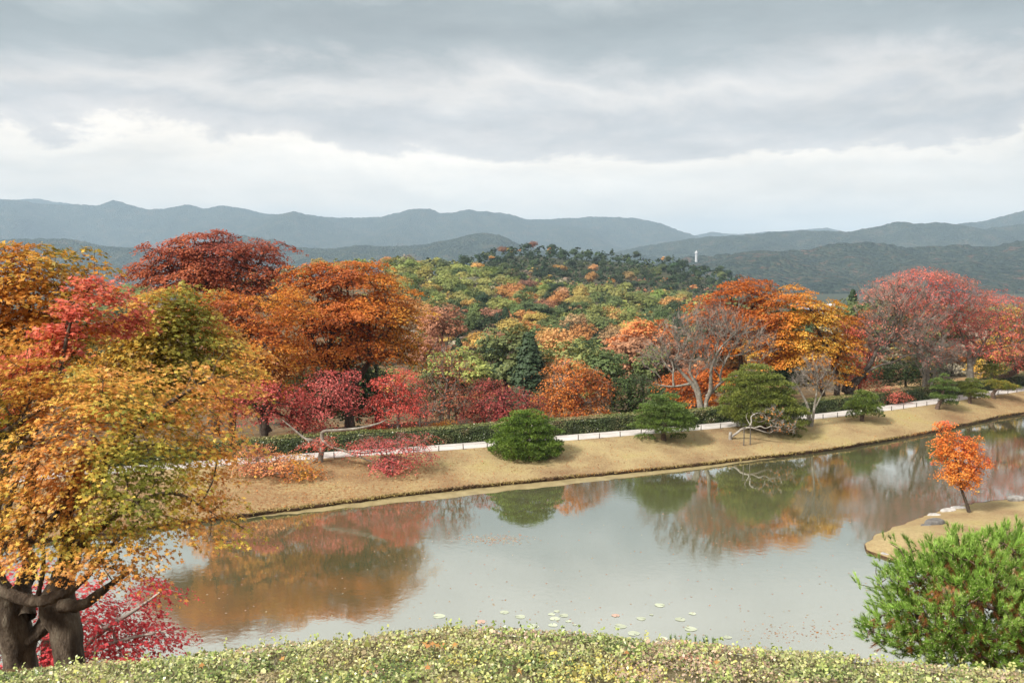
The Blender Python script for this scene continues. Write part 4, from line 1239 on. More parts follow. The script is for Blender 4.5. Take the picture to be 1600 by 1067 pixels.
def pine(label, base, trunk, layers, stops, seed, pad=0.62, per=130, length=0.115, width=0.04, blades=5, flat=0.33, group='pruned pines on the lawn bank', extra=(), name='pine_tree', fill=True, dep=1.0, br=0.03, bark='bark_pine'):
    """layers: (cx, cy, r) in pixels at the pine's distance; each is a ring of needle cushions"""
    rnd = np.random.default_rng(seed)
    Y = base[1]
    m = Y / FPX
    bx, by = [float(v) for v in to_px(base)[:2]]
    tps = trunk_paths([[(bx, by + 2, 0, trunk[0][3] * 1.15)] + list(t) if i == 0 else list(t) for i, t in enumerate([trunk])], Y)
    t = empty(name, base, label=label, cat='pine', group=group)
    pads, sizes, outs = [], [], []
    for cx, cy, r in layers:
        c = P(cx, cy, Y)
        Rm = r * m
        ps = pad * (0.75 if Rm < 1.0 else 1.0)
        for rr, share in ((max(Rm - ps * 0.9, 0.0), 1.0), (max(Rm - ps * 2.0, 0.0), 0.8)):
            if share < 1 and (Rm < ps * 2.0 or not fill):
                continue
            cnt = max(1, int(2 * math.pi * rr / (ps * 1.15) * share))
            ph = rnd.random() * 6.28
            for i in range(cnt):
                a = ph + i * 2 * math.pi / cnt + rnd.normal() * 0.12
                q = rr * (1 + rnd.normal() * 0.08)
                pads.append(c + np.array([math.cos(a) * q, math.sin(a) * q * dep, rnd.normal() * ps * 0.13 + (0.12 * (Rm - rr))]))
                sizes.append(ps * (0.75 + 0.6 * rnd.random()))
                outs.append([math.cos(a), math.sin(a), 0])
    for cx, cy, r, dY in extra:
        pads.append(P(cx, cy, Y + dY)); sizes.append(r * m); outs.append([0, -1, 0])
    pads, sizes, outs = np.array(pads), np.array(sizes), np.array(outs, float)
    pos, par, ntr, _ = grow(tps, pads - np.array([0, 0, 0.12]), bf=0.25, seg=0.4, rnd=rnd)
    g = Geo()
    for i, tp in enumerate(tps):
        V, F = tube(tp[:, :3] - base, tp[:, 3], 9, wob=0.2, seed=seed)
        g.add(V, F)
    branch_mesh(g, pos - base, par, ntr, 0.012, max(br * 2.2, 0.05), 5)
    obj('trunk', g.mesh('trunk', M[bark], True), t)
    g = Geo()
    k = np.repeat(np.arange(len(pads)), np.maximum(20, (per * (sizes / pad) ** 2)).astype(int))
    d = norm(rnd.normal(size=(len(k), 3)))
    d[:, 2] = np.abs(d[:, 2]) - 0.28 * (rnd.random(len(k)) < 0.3)
    d = norm(d)
    sc = sizes[k][:, None]
    lump = (0.78 + 0.44 * vnoise(d[:, 0] * 1.7 + k * 3.1, d[:, 1] * 1.7, d[:, 2] * 1.7, seed))[:, None]
    c = pads[k] + d * sc * lump * np.array([1, 1, flat]) * (0.72 + 0.28 * rnd.random((len(k), 1)))
    dirn = norm(d * np.array([1, 1, 0.7]) + np.array([0, 0, 0.75]) + outs[k] * 0.25)
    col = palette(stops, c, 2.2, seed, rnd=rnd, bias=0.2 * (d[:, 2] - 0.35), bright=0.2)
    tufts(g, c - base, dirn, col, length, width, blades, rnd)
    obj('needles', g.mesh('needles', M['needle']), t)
    for cx, cy, r in layers:
        TREE_MASK.append((cx, cy, r * 0.9, 8, Y))
    return t


PG = [(0.06, 0.105, 0.016), (0.095, 0.16, 0.022), (0.135, 0.215, 0.03), (0.18, 0.265, 0.042)]
PGD = [(0.06, 0.095, 0.026), (0.085, 0.135, 0.034), (0.11, 0.165, 0.04), (0.135, 0.195, 0.046)]
PGO = [(0.085, 0.11, 0.022), (0.13, 0.165, 0.03), (0.175, 0.205, 0.038), (0.22, 0.24, 0.048)]
PGY = [(0.09, 0.105, 0.018), (0.15, 0.17, 0.026), (0.22, 0.215, 0.035), (0.30, 0.22, 0.04)]
pine('domed bright green pine clipped into tiers, leftmost on the lawn', lawn_y(822, 709), [(820, 700, 0, 0.22), (823, 680, 0, 0.17), (820, 655, 0, 0.08)],
     [(820, 648, 24), (820, 659, 39), (822, 670, 48), (821, 681, 53), (821, 692, 57), (820, 703, 58), (819, 713, 48)], PG, 301, pad=0.62, extra=[(862, 712, 12, -0.8)])
pine('tiered green pine on a short bare trunk, second from the domed pine', lawn_y(1038, 688), [(1037, 680, 0, 0.17), (1040, 660, 0, 0.14), (1036, 630, 0, 0.07)],
     [(1034, 624, 23), (1035, 635, 36), (1038, 646, 43), (1039, 657, 47), (1038, 668, 50)], PGD[1:] + PG[2:3], 302, pad=0.6, extra=[(1008, 684, 16, -0.3), (1060, 682, 14, 0.2)])
pine('largest pine, olive green mound on the lawn behind the bleached crooked trunk', lawn_y(1192, 672), [(1190, 660, 0, 0.3), (1188, 630, 0, 0.24), (1184, 590, 0, 0.1)],
     [(1183, 578, 28), (1182, 590, 44), (1182, 602, 53), (1183, 614, 58), (1185, 626, 61), (1188, 638, 64), (1192, 649, 64), (1199, 660, 56)], PGO, 303, pad=0.72, per=140,
     extra=[(1244, 672, 17, -0.6), (1250, 660, 18, 0), (1240, 682, 13, -0.8), (1228, 668, 14, -0.6)])
pine('small green umbrella pine right of the small bare tree', lawn_y(1347, 658), [(1347, 652, 0, 0.16), (1350, 640, 0, 0.12), (1349, 625, 0, 0.06)],
     [(1347, 615, 14), (1349, 625, 23), (1350, 635, 29), (1350, 645, 28)], [PGD[1], PGO[1], PG[1], PGO[2]], 304, pad=0.6, flat=0.48, extra=[(1330, 652, 9, -0.3), (1374, 650, 9, 0)])
pine('dark blue green pine with leaning trunk near the bend of the path', lawn_y(1463, 639), [(1466, 633, 0, 0.17), (1472, 622, 0, 0.14), (1474, 605, 0, 0.1), (1476, 590, 0, 0.05)],
     [(1476, 588, 10), (1473, 599, 18), (1474, 610, 22), (1475, 621, 21), (1483, 631, 13)], PGD, 305, pad=0.58, flat=0.48)
pine('olive green low pine between the leaning pine and the flat yellowish pine', lawn_y(1516, 630), [(1515, 625, 0, 0.15), (1516, 615, 0, 0.12), (1517, 602, 0, 0.06)],
     [(1517, 595, 11), (1517, 604, 19), (1519, 613, 24), (1525, 621, 18)], PGO, 306, pad=0.6, flat=0.48)
pine('flat yellowish pine with a dark curved trunk at the far end of the lawn', lawn_y(1552, 622), [(1551, 617, 0, 0.2), (1555, 610, 0, 0.16), (1562, 605, 0, 0.08)],
     [(1562, 599, 15), (1565, 605, 25), (1572, 609, 14)], PGY, 307, pad=0.65, flat=0.48)
b9 = at_path(1548, 4.3, 1.05)
pine('yellow green pine beyond the path above the flat yellowish pine', b9, [(1548, 596, 0, 0.2), (1549, 585, 0, 0.16), (1550, 574, 0, 0.08)],
     [(1550, 569, 12), (1551, 576, 20), (1550, 583, 22), (1546, 590, 16)], PGY[:2] + PGO[2:], 308, pad=0.7, flat=0.48)
b10 = at_path(1577, 4.6, 1.05)
pine('dark pine with thick leaning trunk cut off by the edge of the picture', b10, [(1579, 584, 0, 0.3), (1586, 576, 0, 0.26), (1596, 569, 0, 0.16), (1612, 560, 0, 0.06)],
     [(1606, 562, 18), (1610, 570, 26), (1614, 579, 20)], PGO[:2] + PGD[1:3], 309, pad=0.7, flat=0.48)


def bleached_tree():
    base = lawn_y(1141, 686)
    Y = base[1]
    tr = [[(1141, 688, 0, 0.144), (1141, 680, 0, 0.122), (1142, 675, 0, 0.101)],
          [(1142, 683, 0, 0.094), (1152, 676, 0, 0.086), (1160, 670, -0.1, 0.079), (1172, 668, -0.2, 0.072), (1184, 671, -0.3, 0.058), (1192, 674, -0.3, 0.043), (1203, 676, -0.3, 0.029), (1209, 672, -0.3, 0.014)],
          [(1170, 668, -0.2, 0.058), (1174, 660, -0.1, 0.050), (1174, 651, -0.1, 0.047), (1181, 646, -0.1, 0.040), (1190, 645, -0.1, 0.032), (1196, 650, -0.1, 0.029), (1197, 657, -0.1, 0.018)],
          [(1178, 669, -0.3, 0.050), (1188, 666, -0.5, 0.043), (1196, 669, -0.6, 0.036), (1206, 666, -0.7, 0.025), (1220, 668, -0.8, 0.014)],
          [(1174, 655, 0, 0.036), (1186, 659, 0.2, 0.032), (1200, 656, 0.3, 0.029), (1215, 658, 0.4, 0.022), (1234, 654, 0.5, 0.014)], [(1171, 662, -0.1, 0.036), (1166, 652, 0, 0.022), (1168, 645, 0, 0.011)]]
    broadleaf('bleached crooked little tree leaning low on props in front of the largest pine', Y, tr,
              [(1195, 650, 22, 10), (1225, 660, 22, 14), (1205, 640, 22, 8), (1240, 668, 14, 9), (1215, 672, 16, 6)], [SALM, ORG, PEACH], 310, n=95, pr=0.3, per=2, leaf=0.13, freq=0.5, group=None, r_tip=0.008, r_main=0.04,
              bark='bark_bleached', twigs=9, twig_len=0.4, twig_w=0.007, twig_mat='bark_bleached', name='bleached_tree', bf=0.3, seg=0.25)
    for i, (px, top, foot, lab) in enumerate(((1162, 668, 696, 'thin wooden prop post under the bleached limb, nearer its stump'), (1172, 665, 695, 'thin wooden prop post under the bleached limb, farther from its stump'))):
        q = lawn_y(px, foot)
        tp = P(px, top, q[1])
        h = tp[2] - q[2]
        root = empty('prop_post', q, label=lab, cat='post', group='props under the bleached tree')
        g = Geo(); V, F = tube(np.array([[0, 0, -0.2], [0.01, 0, h * 0.5], [0, 0, h]]), [0.045, 0.04, 0.038], 7); g.add(V, F)
        obj('pole', g.mesh('pole', M['post'], True), root)
        g = Geo(); V, F = tube(np.array([[-0.13, 0, h - 0.01], [0, 0, h + 0.0], [0.13, 0, h + 0.01]]), [0.04, 0.045, 0.04], 7); g.add(V, F)
        obj('crossbar', g.mesh('crossbar', M['post'], True), root)


bleached_tree()


# ------------------------------------------------------------------ clipped hedge, fence along the path
def build_hedge():
    rnd = np.random.default_rng(41)
    sel = (pxs >= 120) & (pxs <= 1760)
    pf, nr = PF[sel], NRM[sel]
    off0, off1, zt = 2.05, 3.4, 2.22
    wob = (fbm(pf[:, 0] * 0.4, pf[:, 1] * 0.4, 0, 77) - 0.5) * 0.16
    prof = [(off0 + 0.02, 1.1), (off0 - 0.03, 1.5), (off0, zt - 0.12), (off0 + 0.12, zt), ((off0 + off1) / 2, zt + 0.03), (off1 - 0.12, zt), (off1, zt - 0.12), (off1, 1.0)]
    rows = []
    for o, z in prof:
        q = pf + nr * o
        q[:, 2] = z + (wob if z > 1.6 else 0)
        rows.append(q)
    V = np.stack(rows, 1)
    root = empty('hedge', V[0, 0], label='long low clipped green hedge behind the gravel path', cat='hedge')
    g = Geo(); g.add(V - V[0, 0], grid_mesh(None, V.shape[0], V.shape[1])[:, ::-1])
    m = mat_noise('hedge_inside', [(0.3, (0.012, 0.018, 0.006)), (0.7, (0.035, 0.045, 0.014))], 4.0)
    obj('body', g.mesh('body', m, True), root)
    # leaves over front, top and back
    g = Geo()
    seg = np.linalg.norm(np.diff(pf, axis=0), axis=1)
    cum = np.concatenate([[0], np.cumsum(seg)])
    n = 62000
    s = rnd.random(n) * cum[-1]
    u = rnd.random(n)
    part = rnd.choice(3, n, p=[0.5, 0.42, 0.08])
    ii = np.interp(s, cum, np.arange(len(pf))); a = np.minimum(ii.astype(int), len(pf) - 2); f = (ii - a)[:, None]
    p = pf[a] * (1 - f) + pf[a + 1] * f
    nn = nr[a] * (1 - f) + nr[a + 1] * f
    w = wob[a]
    o = np.where(part == 0, off0 - 0.02, np.where(part == 1, off0 + u * (off1 - off0), off1))
    z = np.where(part == 1, zt + 0.02 + w, 1.12 + u * (zt - 1.12 + w))
    lump = (fbm(p[:, 0] * 1.3 + o, p[:, 1] * 1.3, z * 1.6, 50, 3) - 0.5) * 0.3
    c = p + nn * (o + np.where(part == 0, -lump - rnd.random(n) * 0.07, 0))[:, None]
    c[:, 2] = z + np.where(part == 1, rnd.random(n) * 0.06 + lump * 0.25, 0)
    nrm_ = np.where((part == 1)[:, None], np.array([0, 0, 1.0]), np.where((part == 0)[:, None], -nn + np.array([0, 0, 0.5]), nn)) + rnd.normal(size=(n, 3)) * 0.55
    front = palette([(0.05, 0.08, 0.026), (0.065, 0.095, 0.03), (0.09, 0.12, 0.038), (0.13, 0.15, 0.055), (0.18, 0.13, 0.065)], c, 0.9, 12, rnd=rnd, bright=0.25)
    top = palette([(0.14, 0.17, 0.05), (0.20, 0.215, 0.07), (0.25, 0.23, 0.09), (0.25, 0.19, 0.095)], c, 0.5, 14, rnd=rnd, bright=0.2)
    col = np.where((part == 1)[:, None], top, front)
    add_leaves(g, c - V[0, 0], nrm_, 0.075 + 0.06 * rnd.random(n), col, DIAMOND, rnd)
    obj('leaves', g.mesh('leaves', M['hedge_leaf']), root, kind='stuff')


build_hedge()


def build_fence():
    root = empty('rope_fence', at_path(700, -0.12, PATH_Z), label='low rope fence on short posts edging the gravel path', cat='fence')
    b = np.array(root.location)
    cum = np.concatenate([[0], np.cumsum(np.linalg.norm(np.diff(PF, axis=0), axis=1))])
    s0, s1 = np.interp(150, pxs, cum), np.interp(1690, pxs, cum)
    g = Geo()
    V, F = tube(np.array([[0, 0, -0.2], [0, 0, 0.2], [0, 0, 0.36], [0, 0, 0.385]]), [0.036, 0.033, 0.033, 0.016], 7)
    g.add(V, F)
    pm = g.mesh('post', M['post'], True)
    tops = []
    rnd = np.random.default_rng(6)
    for s in np.arange(s0, s1, 1.72):
        px = np.interp(s + rnd.normal() * 0.05, cum, pxs)
        q = at_path(px, -0.1, PATH_Z + rnd.normal() * 0.012)
        o = obj('post', pm, root, loc=tuple(q - b))
        o.rotation_euler = (rnd.normal() * 0.03, rnd.normal() * 0.03, 0)
        tops.append(q + np.array([0, 0, 0.33]))
    pts = []
    for a, c in zip(tops[:-1], tops[1:]):
        for t in (0, 0.25, 0.5, 0.75):
            pts.append(a * (1 - t) + c * t - np.array([0, 0, 0.05 * math.sin(math.pi * t)]))
    pts.append(tops[-1])
    g = Geo(); V, F = tube(np.array(pts) - b, np.full(len(pts), 0.005), 4); g.add(V, F)
    obj('rope', g.mesh('rope', M['post']), root)


build_fence()

# ------------------------------------------------------------------ point of land on the right
PEN = [(2050, 742), (1900, 752), (1750, 764), (1600, 777), (1570, 779.5), (1540, 783), (1515, 787), (1490, 791), (1475, 796), (1455, 802), (1430, 811), (1405, 820), (1385, 828), (1370, 834), (1358, 841), (1352, 848), (1354, 854), (1362, 860), (1378, 866), (1405, 873),
       (1450, 879), (1520, 890), (1600, 907), (1750, 935), (1900, 965), (2050, 990)]


def build_point():
    o = smooth_path(np.array([G(a, b, 0.12) for a, b in PEN]), 150)
    o[:, :2] += (np.stack([fbm(o[:, 0] * 1.5, o[:, 1] * 1.5, 0, 3), fbm(o[:, 0] * 1.5, o[:, 1] * 1.5, 5, 4)], 1) - 0.5) * 0.4
    sp0, sp1 = G(1425, 850, 0), G(2050, 850, 0)
    ax = sp1 - sp0
    t = np.clip(((o - sp0) @ ax) / (ax @ ax), 0, 1)
    sp = sp0 + t[:, None] * ax
    sp[:, 2] = 0
    rows = []
    for k in np.linspace(1, 0.0, 14):
        q = sp * (1 - k) + o * k
        q[:, 2] = 0.10 + 0.46 * (1 - k ** 1.6) + (fbm(q[:, 0] * 0.7, q[:, 1] * 0.7, 0, 8) - 0.5) * 0.10 * (1 - k)
        rows.append(q)
    V = np.stack(rows, 1)
    C = np.full(V.shape, 0.0)
    C[...] = (0.12 + 0.25 * vnoise(V[..., 0] * 0.5, V[..., 1] * 0.5, 0, 2))[..., None]
    g = Geo(); g.add(V, grid_mesh(None, V.shape[0], V.shape[1])[:, ::-1][:, ::-1], C)
    obj('lawn_point', g.mesh('lawn_point', M['lawn'], True), kind='structure', label='low straw coloured point of land reaching into the pond')
    e = []
    for k, (z, s) in enumerate(((0.105, 0.995), (0.09, 1.010), (0.04, 1.006), (-0.03, 1.016), (-0.4, 1.03))):
        q = sp + (o - sp) * s
        q[:, :2] += ((fbm(q[:, 0] * 4, q[:, 1] * 4, k, 6) - 0.5) * 0.12)[:, None]
        q[:, 2] = z
        e.append(q)
    V = np.stack(e, 1)
    g = Geo(); g.add(V, grid_mesh(None, V.shape[0], V.shape[1]))
    obj('point_edge', g.mesh('point_edge', M['earth'], True), kind='structure', label='dark earth rim of the low point of land')
    # stones
    rnd = np.random.default_rng(15)
    st = [(1462, 817, 0.42, 0.55, 0.28, 'flat dark grey boulder set in the turf of the point', 0.45), (1482, 799, 0.1, 0.5, 0.22, 'pale stone at the far rim of the point, second from the young maple', 1.5),
          (1498, 795, 0.1, 0.42, 0.2, 'pale stone at the far rim of the point nearest the young maple', 1.5), (1461, 806, 0.1, 0.4, 0.18, 'pale stone at the far rim of the point farthest from the young maple', 1.4),
          (1587, 780, 0.2, 0.5, 0.3, 'rounded blue grey stone on the far rim of the point beyond the maple', 0.9), (1392, 868, 0.03, 0.5, 0.2, 'light grey stone in the near rim by the tip of the point', 1.2),
          (1377, 864, 0.03, 0.36, 0.16, 'small light grey stone right at the tip of the point', 1.2), (1447, 822, 0.35, 0.3, 0.14, 'small dark stone beside the flat boulder on the point', 0.5)]
    import bmesh
    for i, (px, py, z, w, h, lab, tone) in enumerate(st):
        bm = bmesh.new(); bmesh.ops.create_icosphere(bm, subdivisions=3, radius=1)
        v = np.array([x.co for x in bm.verts])
        f = np.array([[x.index for x in fc.verts] for fc in bm.faces])
        bm.free()
        d = 0.72 + 0.6 * fbm(v[:, 0] * 1.3 + i * 9, v[:, 1] * 1.3, v[:, 2] * 1.3, 60, 3)
        v = v * d[:, None]
        v[:, 2] = np.minimum(v[:, 2], 0.62 + 0.1 * fbm(v[:, 0] * 3, v[:, 1] * 3, 0, i))
        g = Geo(); g.add(v * np.array([w, w * 0.6, h]), f, np.full((len(v), 3), tone))
        o_ = obj('shore_stone', g.mesh('shore_stone', M['stone_v'], True), loc=tuple(G(px, py, z)), label=lab, cat='stone', group='stones along the point of land')
        o_.rotation_euler = (0, 0, rnd.random() * 0.8 - 0.2)


M['stone_v'] = mat_noise('rim_stone', [(0.3, (0.16, 0.15, 0.14)), (0.5, (0.30, 0.285, 0.27)), (0.72, (0.46, 0.44, 0.41))], 3.2, bump=0.7, bscale=9, vcol=True)
build_point()
yb = G(1514, 797, 0.42)
broadleaf('young fiery orange maple alone on the point of land', yb[1],
          [[(1514, 799, 0, 0.10), (1509, 783, 0, 0.085), (1503, 766, 0, 0.07), (1498, 740, 0, 0.045), (1490, 700, 0, 0.02)], [(1503, 766, 0, 0.05), (1515, 748, 0, 0.03), (1528, 730, 0, 0.015)]],
          [(1498, 715, 32, 22), (1485, 690, 20, 22), (1508, 738, 32, 14), (1474, 668, 11, 13), (1530, 722, 18, 12), (1482, 745, 18, 9), (1518, 695, 20, 14), (1470, 700, 10, 16), (1510, 755, 16, 6)],
          [(0.64, 0.27, 0.05), (0.66, 0.23, 0.04), (0.64, 0.19, 0.035), (0.66, 0.24, 0.05), (0.64, 0.14, 0.05), (0.62, 0.11, 0.06)], 320, n=150, pr=0.36, per=60, leaf=0.10, freq=0.7, group=None, r_tip=0.006, r_main=0.03, name='young_maple', tilt=0.6, flat=0.25,
          bias_fn=lambda c: 0.16 * (c[:, 2] - 3.7), bark='bark_dark')


# ------------------------------------------------------------------ lily pads and floating leaves
def build_pads():
    rnd = np.random.default_rng(9)
    lm = mat_noise('lily_pad', [(0.3, (0.34, 0.38, 0.27)), (0.7, (0.45, 0.48, 0.37))], 3.0, rough=0.4, vcol=True)
    pads = [(686, 962, 12), (788, 956, 9), (813, 963, 10), (832, 978, 12), (867, 966, 10), (870, 954.5, 6), (862, 959, 7), (881, 961, 9), (888, 970, 6), (864, 976, 9), (898, 975.6, 4), (969, 978, 12), (1002, 966, 9), (1031, 945, 10), (1063, 967, 10),
            (1082, 958, 7), (1079, 982, 12), (990, 989, 12), (1036, 997, 9), (1137, 995, 8), (751, 971, 10), (962, 961, 8), (1018, 960, 4), (930, 985, 5)]
    order = sorted(range(len(pads)), key=lambda i: pads[i][0])
    near = {0: 'lone lily pad farthest from the others towards the orange reflection'}
    words = ['first', 'second', 'third', 'fourth', 'fifth', 'sixth', 'seventh', 'eighth', 'ninth', 'tenth', 'eleventh', 'twelfth', 'thirteenth', 'fourteenth', 'fifteenth', 'sixteenth', 'seventeenth', 'eighteenth', 'nineteenth', 'twentieth', 'twenty-first', 'twenty-second', 'twenty-third', 'twenty-fourth']
    for rank, i in enumerate(order):
        px, py, r = pads[i]
        c = G(px, py, 0.004 + 0.0002 * i)
        R_ = r * 0.82 * c[1] / FPX
        k = 26
        a = np.linspace(0.16, 2 * np.pi - 0.16, k)
        rr = R_ * (1 + 0.06 * np.sin(a * 3 + i) + rnd.normal(size=k) * 0.015)
        rim = np.stack([np.cos(a) * rr, np.sin(a) * rr, 0.003 + 0.002 * np.sin(a * 4 + i)], 1)
        mid = rim * np.array([0.6, 0.6, 0.2])
        V = np.concatenate([[[0, 0, 0.002]], mid, rim])
        F3 = np.array([[0, 1 + j, 2 + j] for j in range(k - 1)])
        F4 = np.array([[1 + j, 1 + k + j, 2 + k + j, 2 + j] for j in range(k - 1)])
        pink = i in (20, 21)
        col = np.array([1.15, 0.72, 0.75]) if pink else np.array([1, 1, 1.0]) * (0.85 + 0.3 * rnd.random())
        g = Geo(); g.add(V, F3, np.tile(col, (len(V), 1)))
        g.F.append(F4)
        # pads sit on the water, each turned its own way
        tone = 'pinkish brown' if pink else ('small pale green' if r < 7.5 else 'pale green')
        o = obj('lily_pad', g.mesh('lily_pad', lm, True), loc=tuple(c), label=f'{tone} lily pad floating near the mound, {words[rank]} pad from the left', cat='lily pad', group='lily pads on the pond')
        o.rotation_euler = (0, 0, rnd.random() * 6.28)
    # drifting leaves: uncountable specks
    g = Geo()
    n = 800
    px = 300 + rnd.random(n) * 1200; py = 790 + rnd.random(n) ** 0.8 * 230
    cl = rnd.random(n)
    m = cl < 0.35
    px[m] = 775 + rnd.normal(size=m.sum()) * 26; py[m] = 842 + rnd.normal(size=m.sum()) * 4
    m = (cl > 0.35) & (cl < 0.5)
    px[m] = 1250 + rnd.normal(size=m.sum()) * 55; py[m] = 985 + rnd.normal(size=m.sum()) * 10
    sh = np.interp(px, *np.array(SHORE).T) + 14
    ok = py > sh
    c = np.array([G(a, b, 0.006) for a, b in zip(px[ok], py[ok])])
    inp = (np.abs(px[ok] - 1500) < 160) & (py[ok] < 900) & (px[ok] > 1345)
    c = c[~inp]
    col = palette([(0.45, 0.28, 0.22), (0.5, 0.4, 0.25), (0.5, 0.25, 0.2), (0.42, 0.2, 0.08)], c, 2.0, 3, rnd=rnd)
    add_leaves(g, c, np.tile([0, 0, 1.0], (len(c), 1)) + rnd.normal(size=(len(c), 3)) * 0.06, 0.05 + 0.07 * rnd.random(len(c)), col, DIAMOND * np.array([1, 1, 0.1]), rnd)
    obj('floating_leaves', g.mesh('floating_leaves', M['leaf']), kind='stuff', label='scattered fallen leaves drifting on the pond')
    # fallen leaves on the lawn
    g = Geo()
    n = 5200
    px = 330 + rnd.random(n) ** 1.7 * 1250
    f = rnd.random(n) * 0.96 + 0.01
    c = np.array([lawn_point(a, b) for a, b in zip(px, f)])
    c[:, 2] += 0.03
    col = palette([(0.25, 0.10, 0.05), (0.42, 0.15, 0.05), (0.5, 0.22, 0.06), (0.4, 0.1, 0.07), (0.55, 0.33, 0.1)], c, 0.5, 23, rnd=rnd, bright=0.3)
    add_leaves(g, c, np.tile([0, 0, 1.0], (n, 1)) + rnd.normal(size=(n, 3)) * 0.35, 0.05 + 0.06 * rnd.random(n), col, DIAMOND, rnd)
    # straggling turf and leaves over the cut edge
    n = 5200
    px = 340 + rnd.random(n) * 1280
    c = np.array([lawn_point(a, 0.0) for a in px]) + rnd.normal(size=(n, 3)) * np.array([0.1, 0.12, 0.02])
    c[:, 2] = EDGE_Z + rnd.random(n) * 0.1 - 0.05
    col = palette([(0.10, 0.06, 0.03), (0.33, 0.25, 0.10), (0.40, 0.31, 0.11), (0.20, 0.13, 0.06), (0.40, 0.2, 0.06)], c, 0.4, 29, rnd=rnd, bright=0.3)
    add_leaves(g, c, rnd.normal(size=(n, 3)) + np.array([0, -0.6, 0.4]), 0.10 + 0.10 * rnd.random(n), col, DIAMOND, rnd, width=0.5)
    obj('fallen_leaves', g.mesh('fallen_leaves', M['leaf']), kind='stuff', label='fallen leaves and straggling turf on the lawn bank')


build_pads()

# ------------------------------------------------------------------ wooded hill beyond the dam
def proto_broad(seed, quads, flat=0.9):
    """unit crown: about 1 wide in radius, sitting on z = 0.35"""
    rnd = np.random.default_rng(seed)
    lob = [[0, 0, 0.95 * flat + 0.2, 0.62, 0.62, 0.55 * flat]]
    for i in range(7):
        a = i * 2.4 + rnd.random()
        r = 0.35 + 0.3 * rnd.random()
        lob.append([math.cos(a) * r, math.sin(a) * r, 0.55 * flat + 0.75 * flat * rnd.random() + 0.1, 0.38 + 0.14 * rnd.random(), 0.38 + 0.14 * rnd.random(), 0.30 * flat])
    n = max(10, quads // 11)
    tips = sample_lobes(lob, n, 0.2 if n < 60 else 0.11, rnd, 0.3)
    c, nr = [], []
    k = np.repeat(np.arange(len(tips)), 11)
    d = norm(rnd.normal(size=(len(k), 3)))
    c = tips[k] + d * np.array([0.17, 0.17, 0.10]) * (1.0 if n < 60 else 0.75) * (0.5 + 0.5 * rnd.random((len(k), 1)))
    nr = norm(c - np.array([0, 0, 0.55 * flat])) + np.array([0, 0, 0.5]) + rnd.normal(size=(len(k), 3)) * 0.4
    return c, nr, rnd


def proto_conifer(seed, quads):
    rnd = np.random.default_rng(seed)
    u = rnd.random(quads) ** 0.75
    z = 0.25 + 2.5 * (1 - u)
    tier = np.floor(z * 5) / 5
    r = 0.62 * (1 - (z - 0.25) / 2.6) ** 0.6 * (0.75 + 0.45 * (z - tier) * -2 + 0.2) * (0.55 + 0.45 * np.sqrt(rnd.random(quads)))
    a = rnd.random(quads) * 2 * np.pi
    r = np.abs(r) * (0.8 + 0.5 * vnoise(np.cos(a) * 2, np.sin(a) * 2, z * 4, seed))
    c = np.stack([np.cos(a) * r, np.sin(a) * r, z - 0.15 * r], 1)
    nr = np.stack([np.cos(a), np.sin(a), np.full(quads, 0.8)], 1) + rnd.normal(size=(quads, 3)) * 0.35
    return c, nr, rnd


def proto_mesh(name, c, nr, rnd, size, mat):
    g = Geo()
    # slight leaf to leaf variation only; the tree's own colour comes from the object
    v = 0.75 + 0.5 * rnd.random((len(c), 1)) + 0.25 * (vnoise(c[:, 0] * 3, c[:, 1] * 3, c[:, 2] * 3, 4)[:, None] - 0.5)
    add_leaves(g, c, nr, size * (0.7 + 0.6 * rnd.random(len(c))), np.repeat(v, 3, 1), DIAMOND, rnd)
    return g.mesh(name, mat)


def trunk_unit():
    g = Geo()
    V, F = tube(np.array([[0, 0, -0.5], [0.01, 0, 0.2], [0, 0.02, 0.6], [0.03, 0, 0.95]]), [0.085, 0.07, 0.055, 0.03], 6); g.add(V, F)
    for a in (0.4, 2.3, 4.2):
        d = np.array([math.cos(a) * 0.4, math.sin(a) * 0.4, 0.42])
        V, F = tube(np.array([[0, 0, 0.4], d * 0.5 + [0, 0, 0.42], d + [0, 0, 0.45]]), [0.04, 0.028, 0.012], 5); g.add(V, F)
    return g.mesh('trunk', M['bark_dark'], True)


HILL_COL = {
    'conifer': [(0.050, 0.082, 0.034), (0.060, 0.095, 0.038), (0.042, 0.072, 0.032)],
    'green': [(0.12, 0.16, 0.055), (0.10, 0.14, 0.046), (0.15, 0.185, 0.062)],
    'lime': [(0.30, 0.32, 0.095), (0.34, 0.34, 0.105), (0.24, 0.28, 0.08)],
    'orange': [(0.54, 0.27, 0.080), (0.55, 0.30, 0.105), (0.50, 0.25, 0.085)],
    'gold': [(0.50, 0.37, 0.105), (0.45, 0.33, 0.09), (0.41, 0.32, 0.10)],
    'rust': [(0.38, 0.20, 0.11), (0.35, 0.18, 0.105), (0.42, 0.24, 0.13)],
    'grey': [(0.32, 0.27, 0.20), (0.29, 0.27, 0.18), (0.35, 0.28, 0.21)],
}


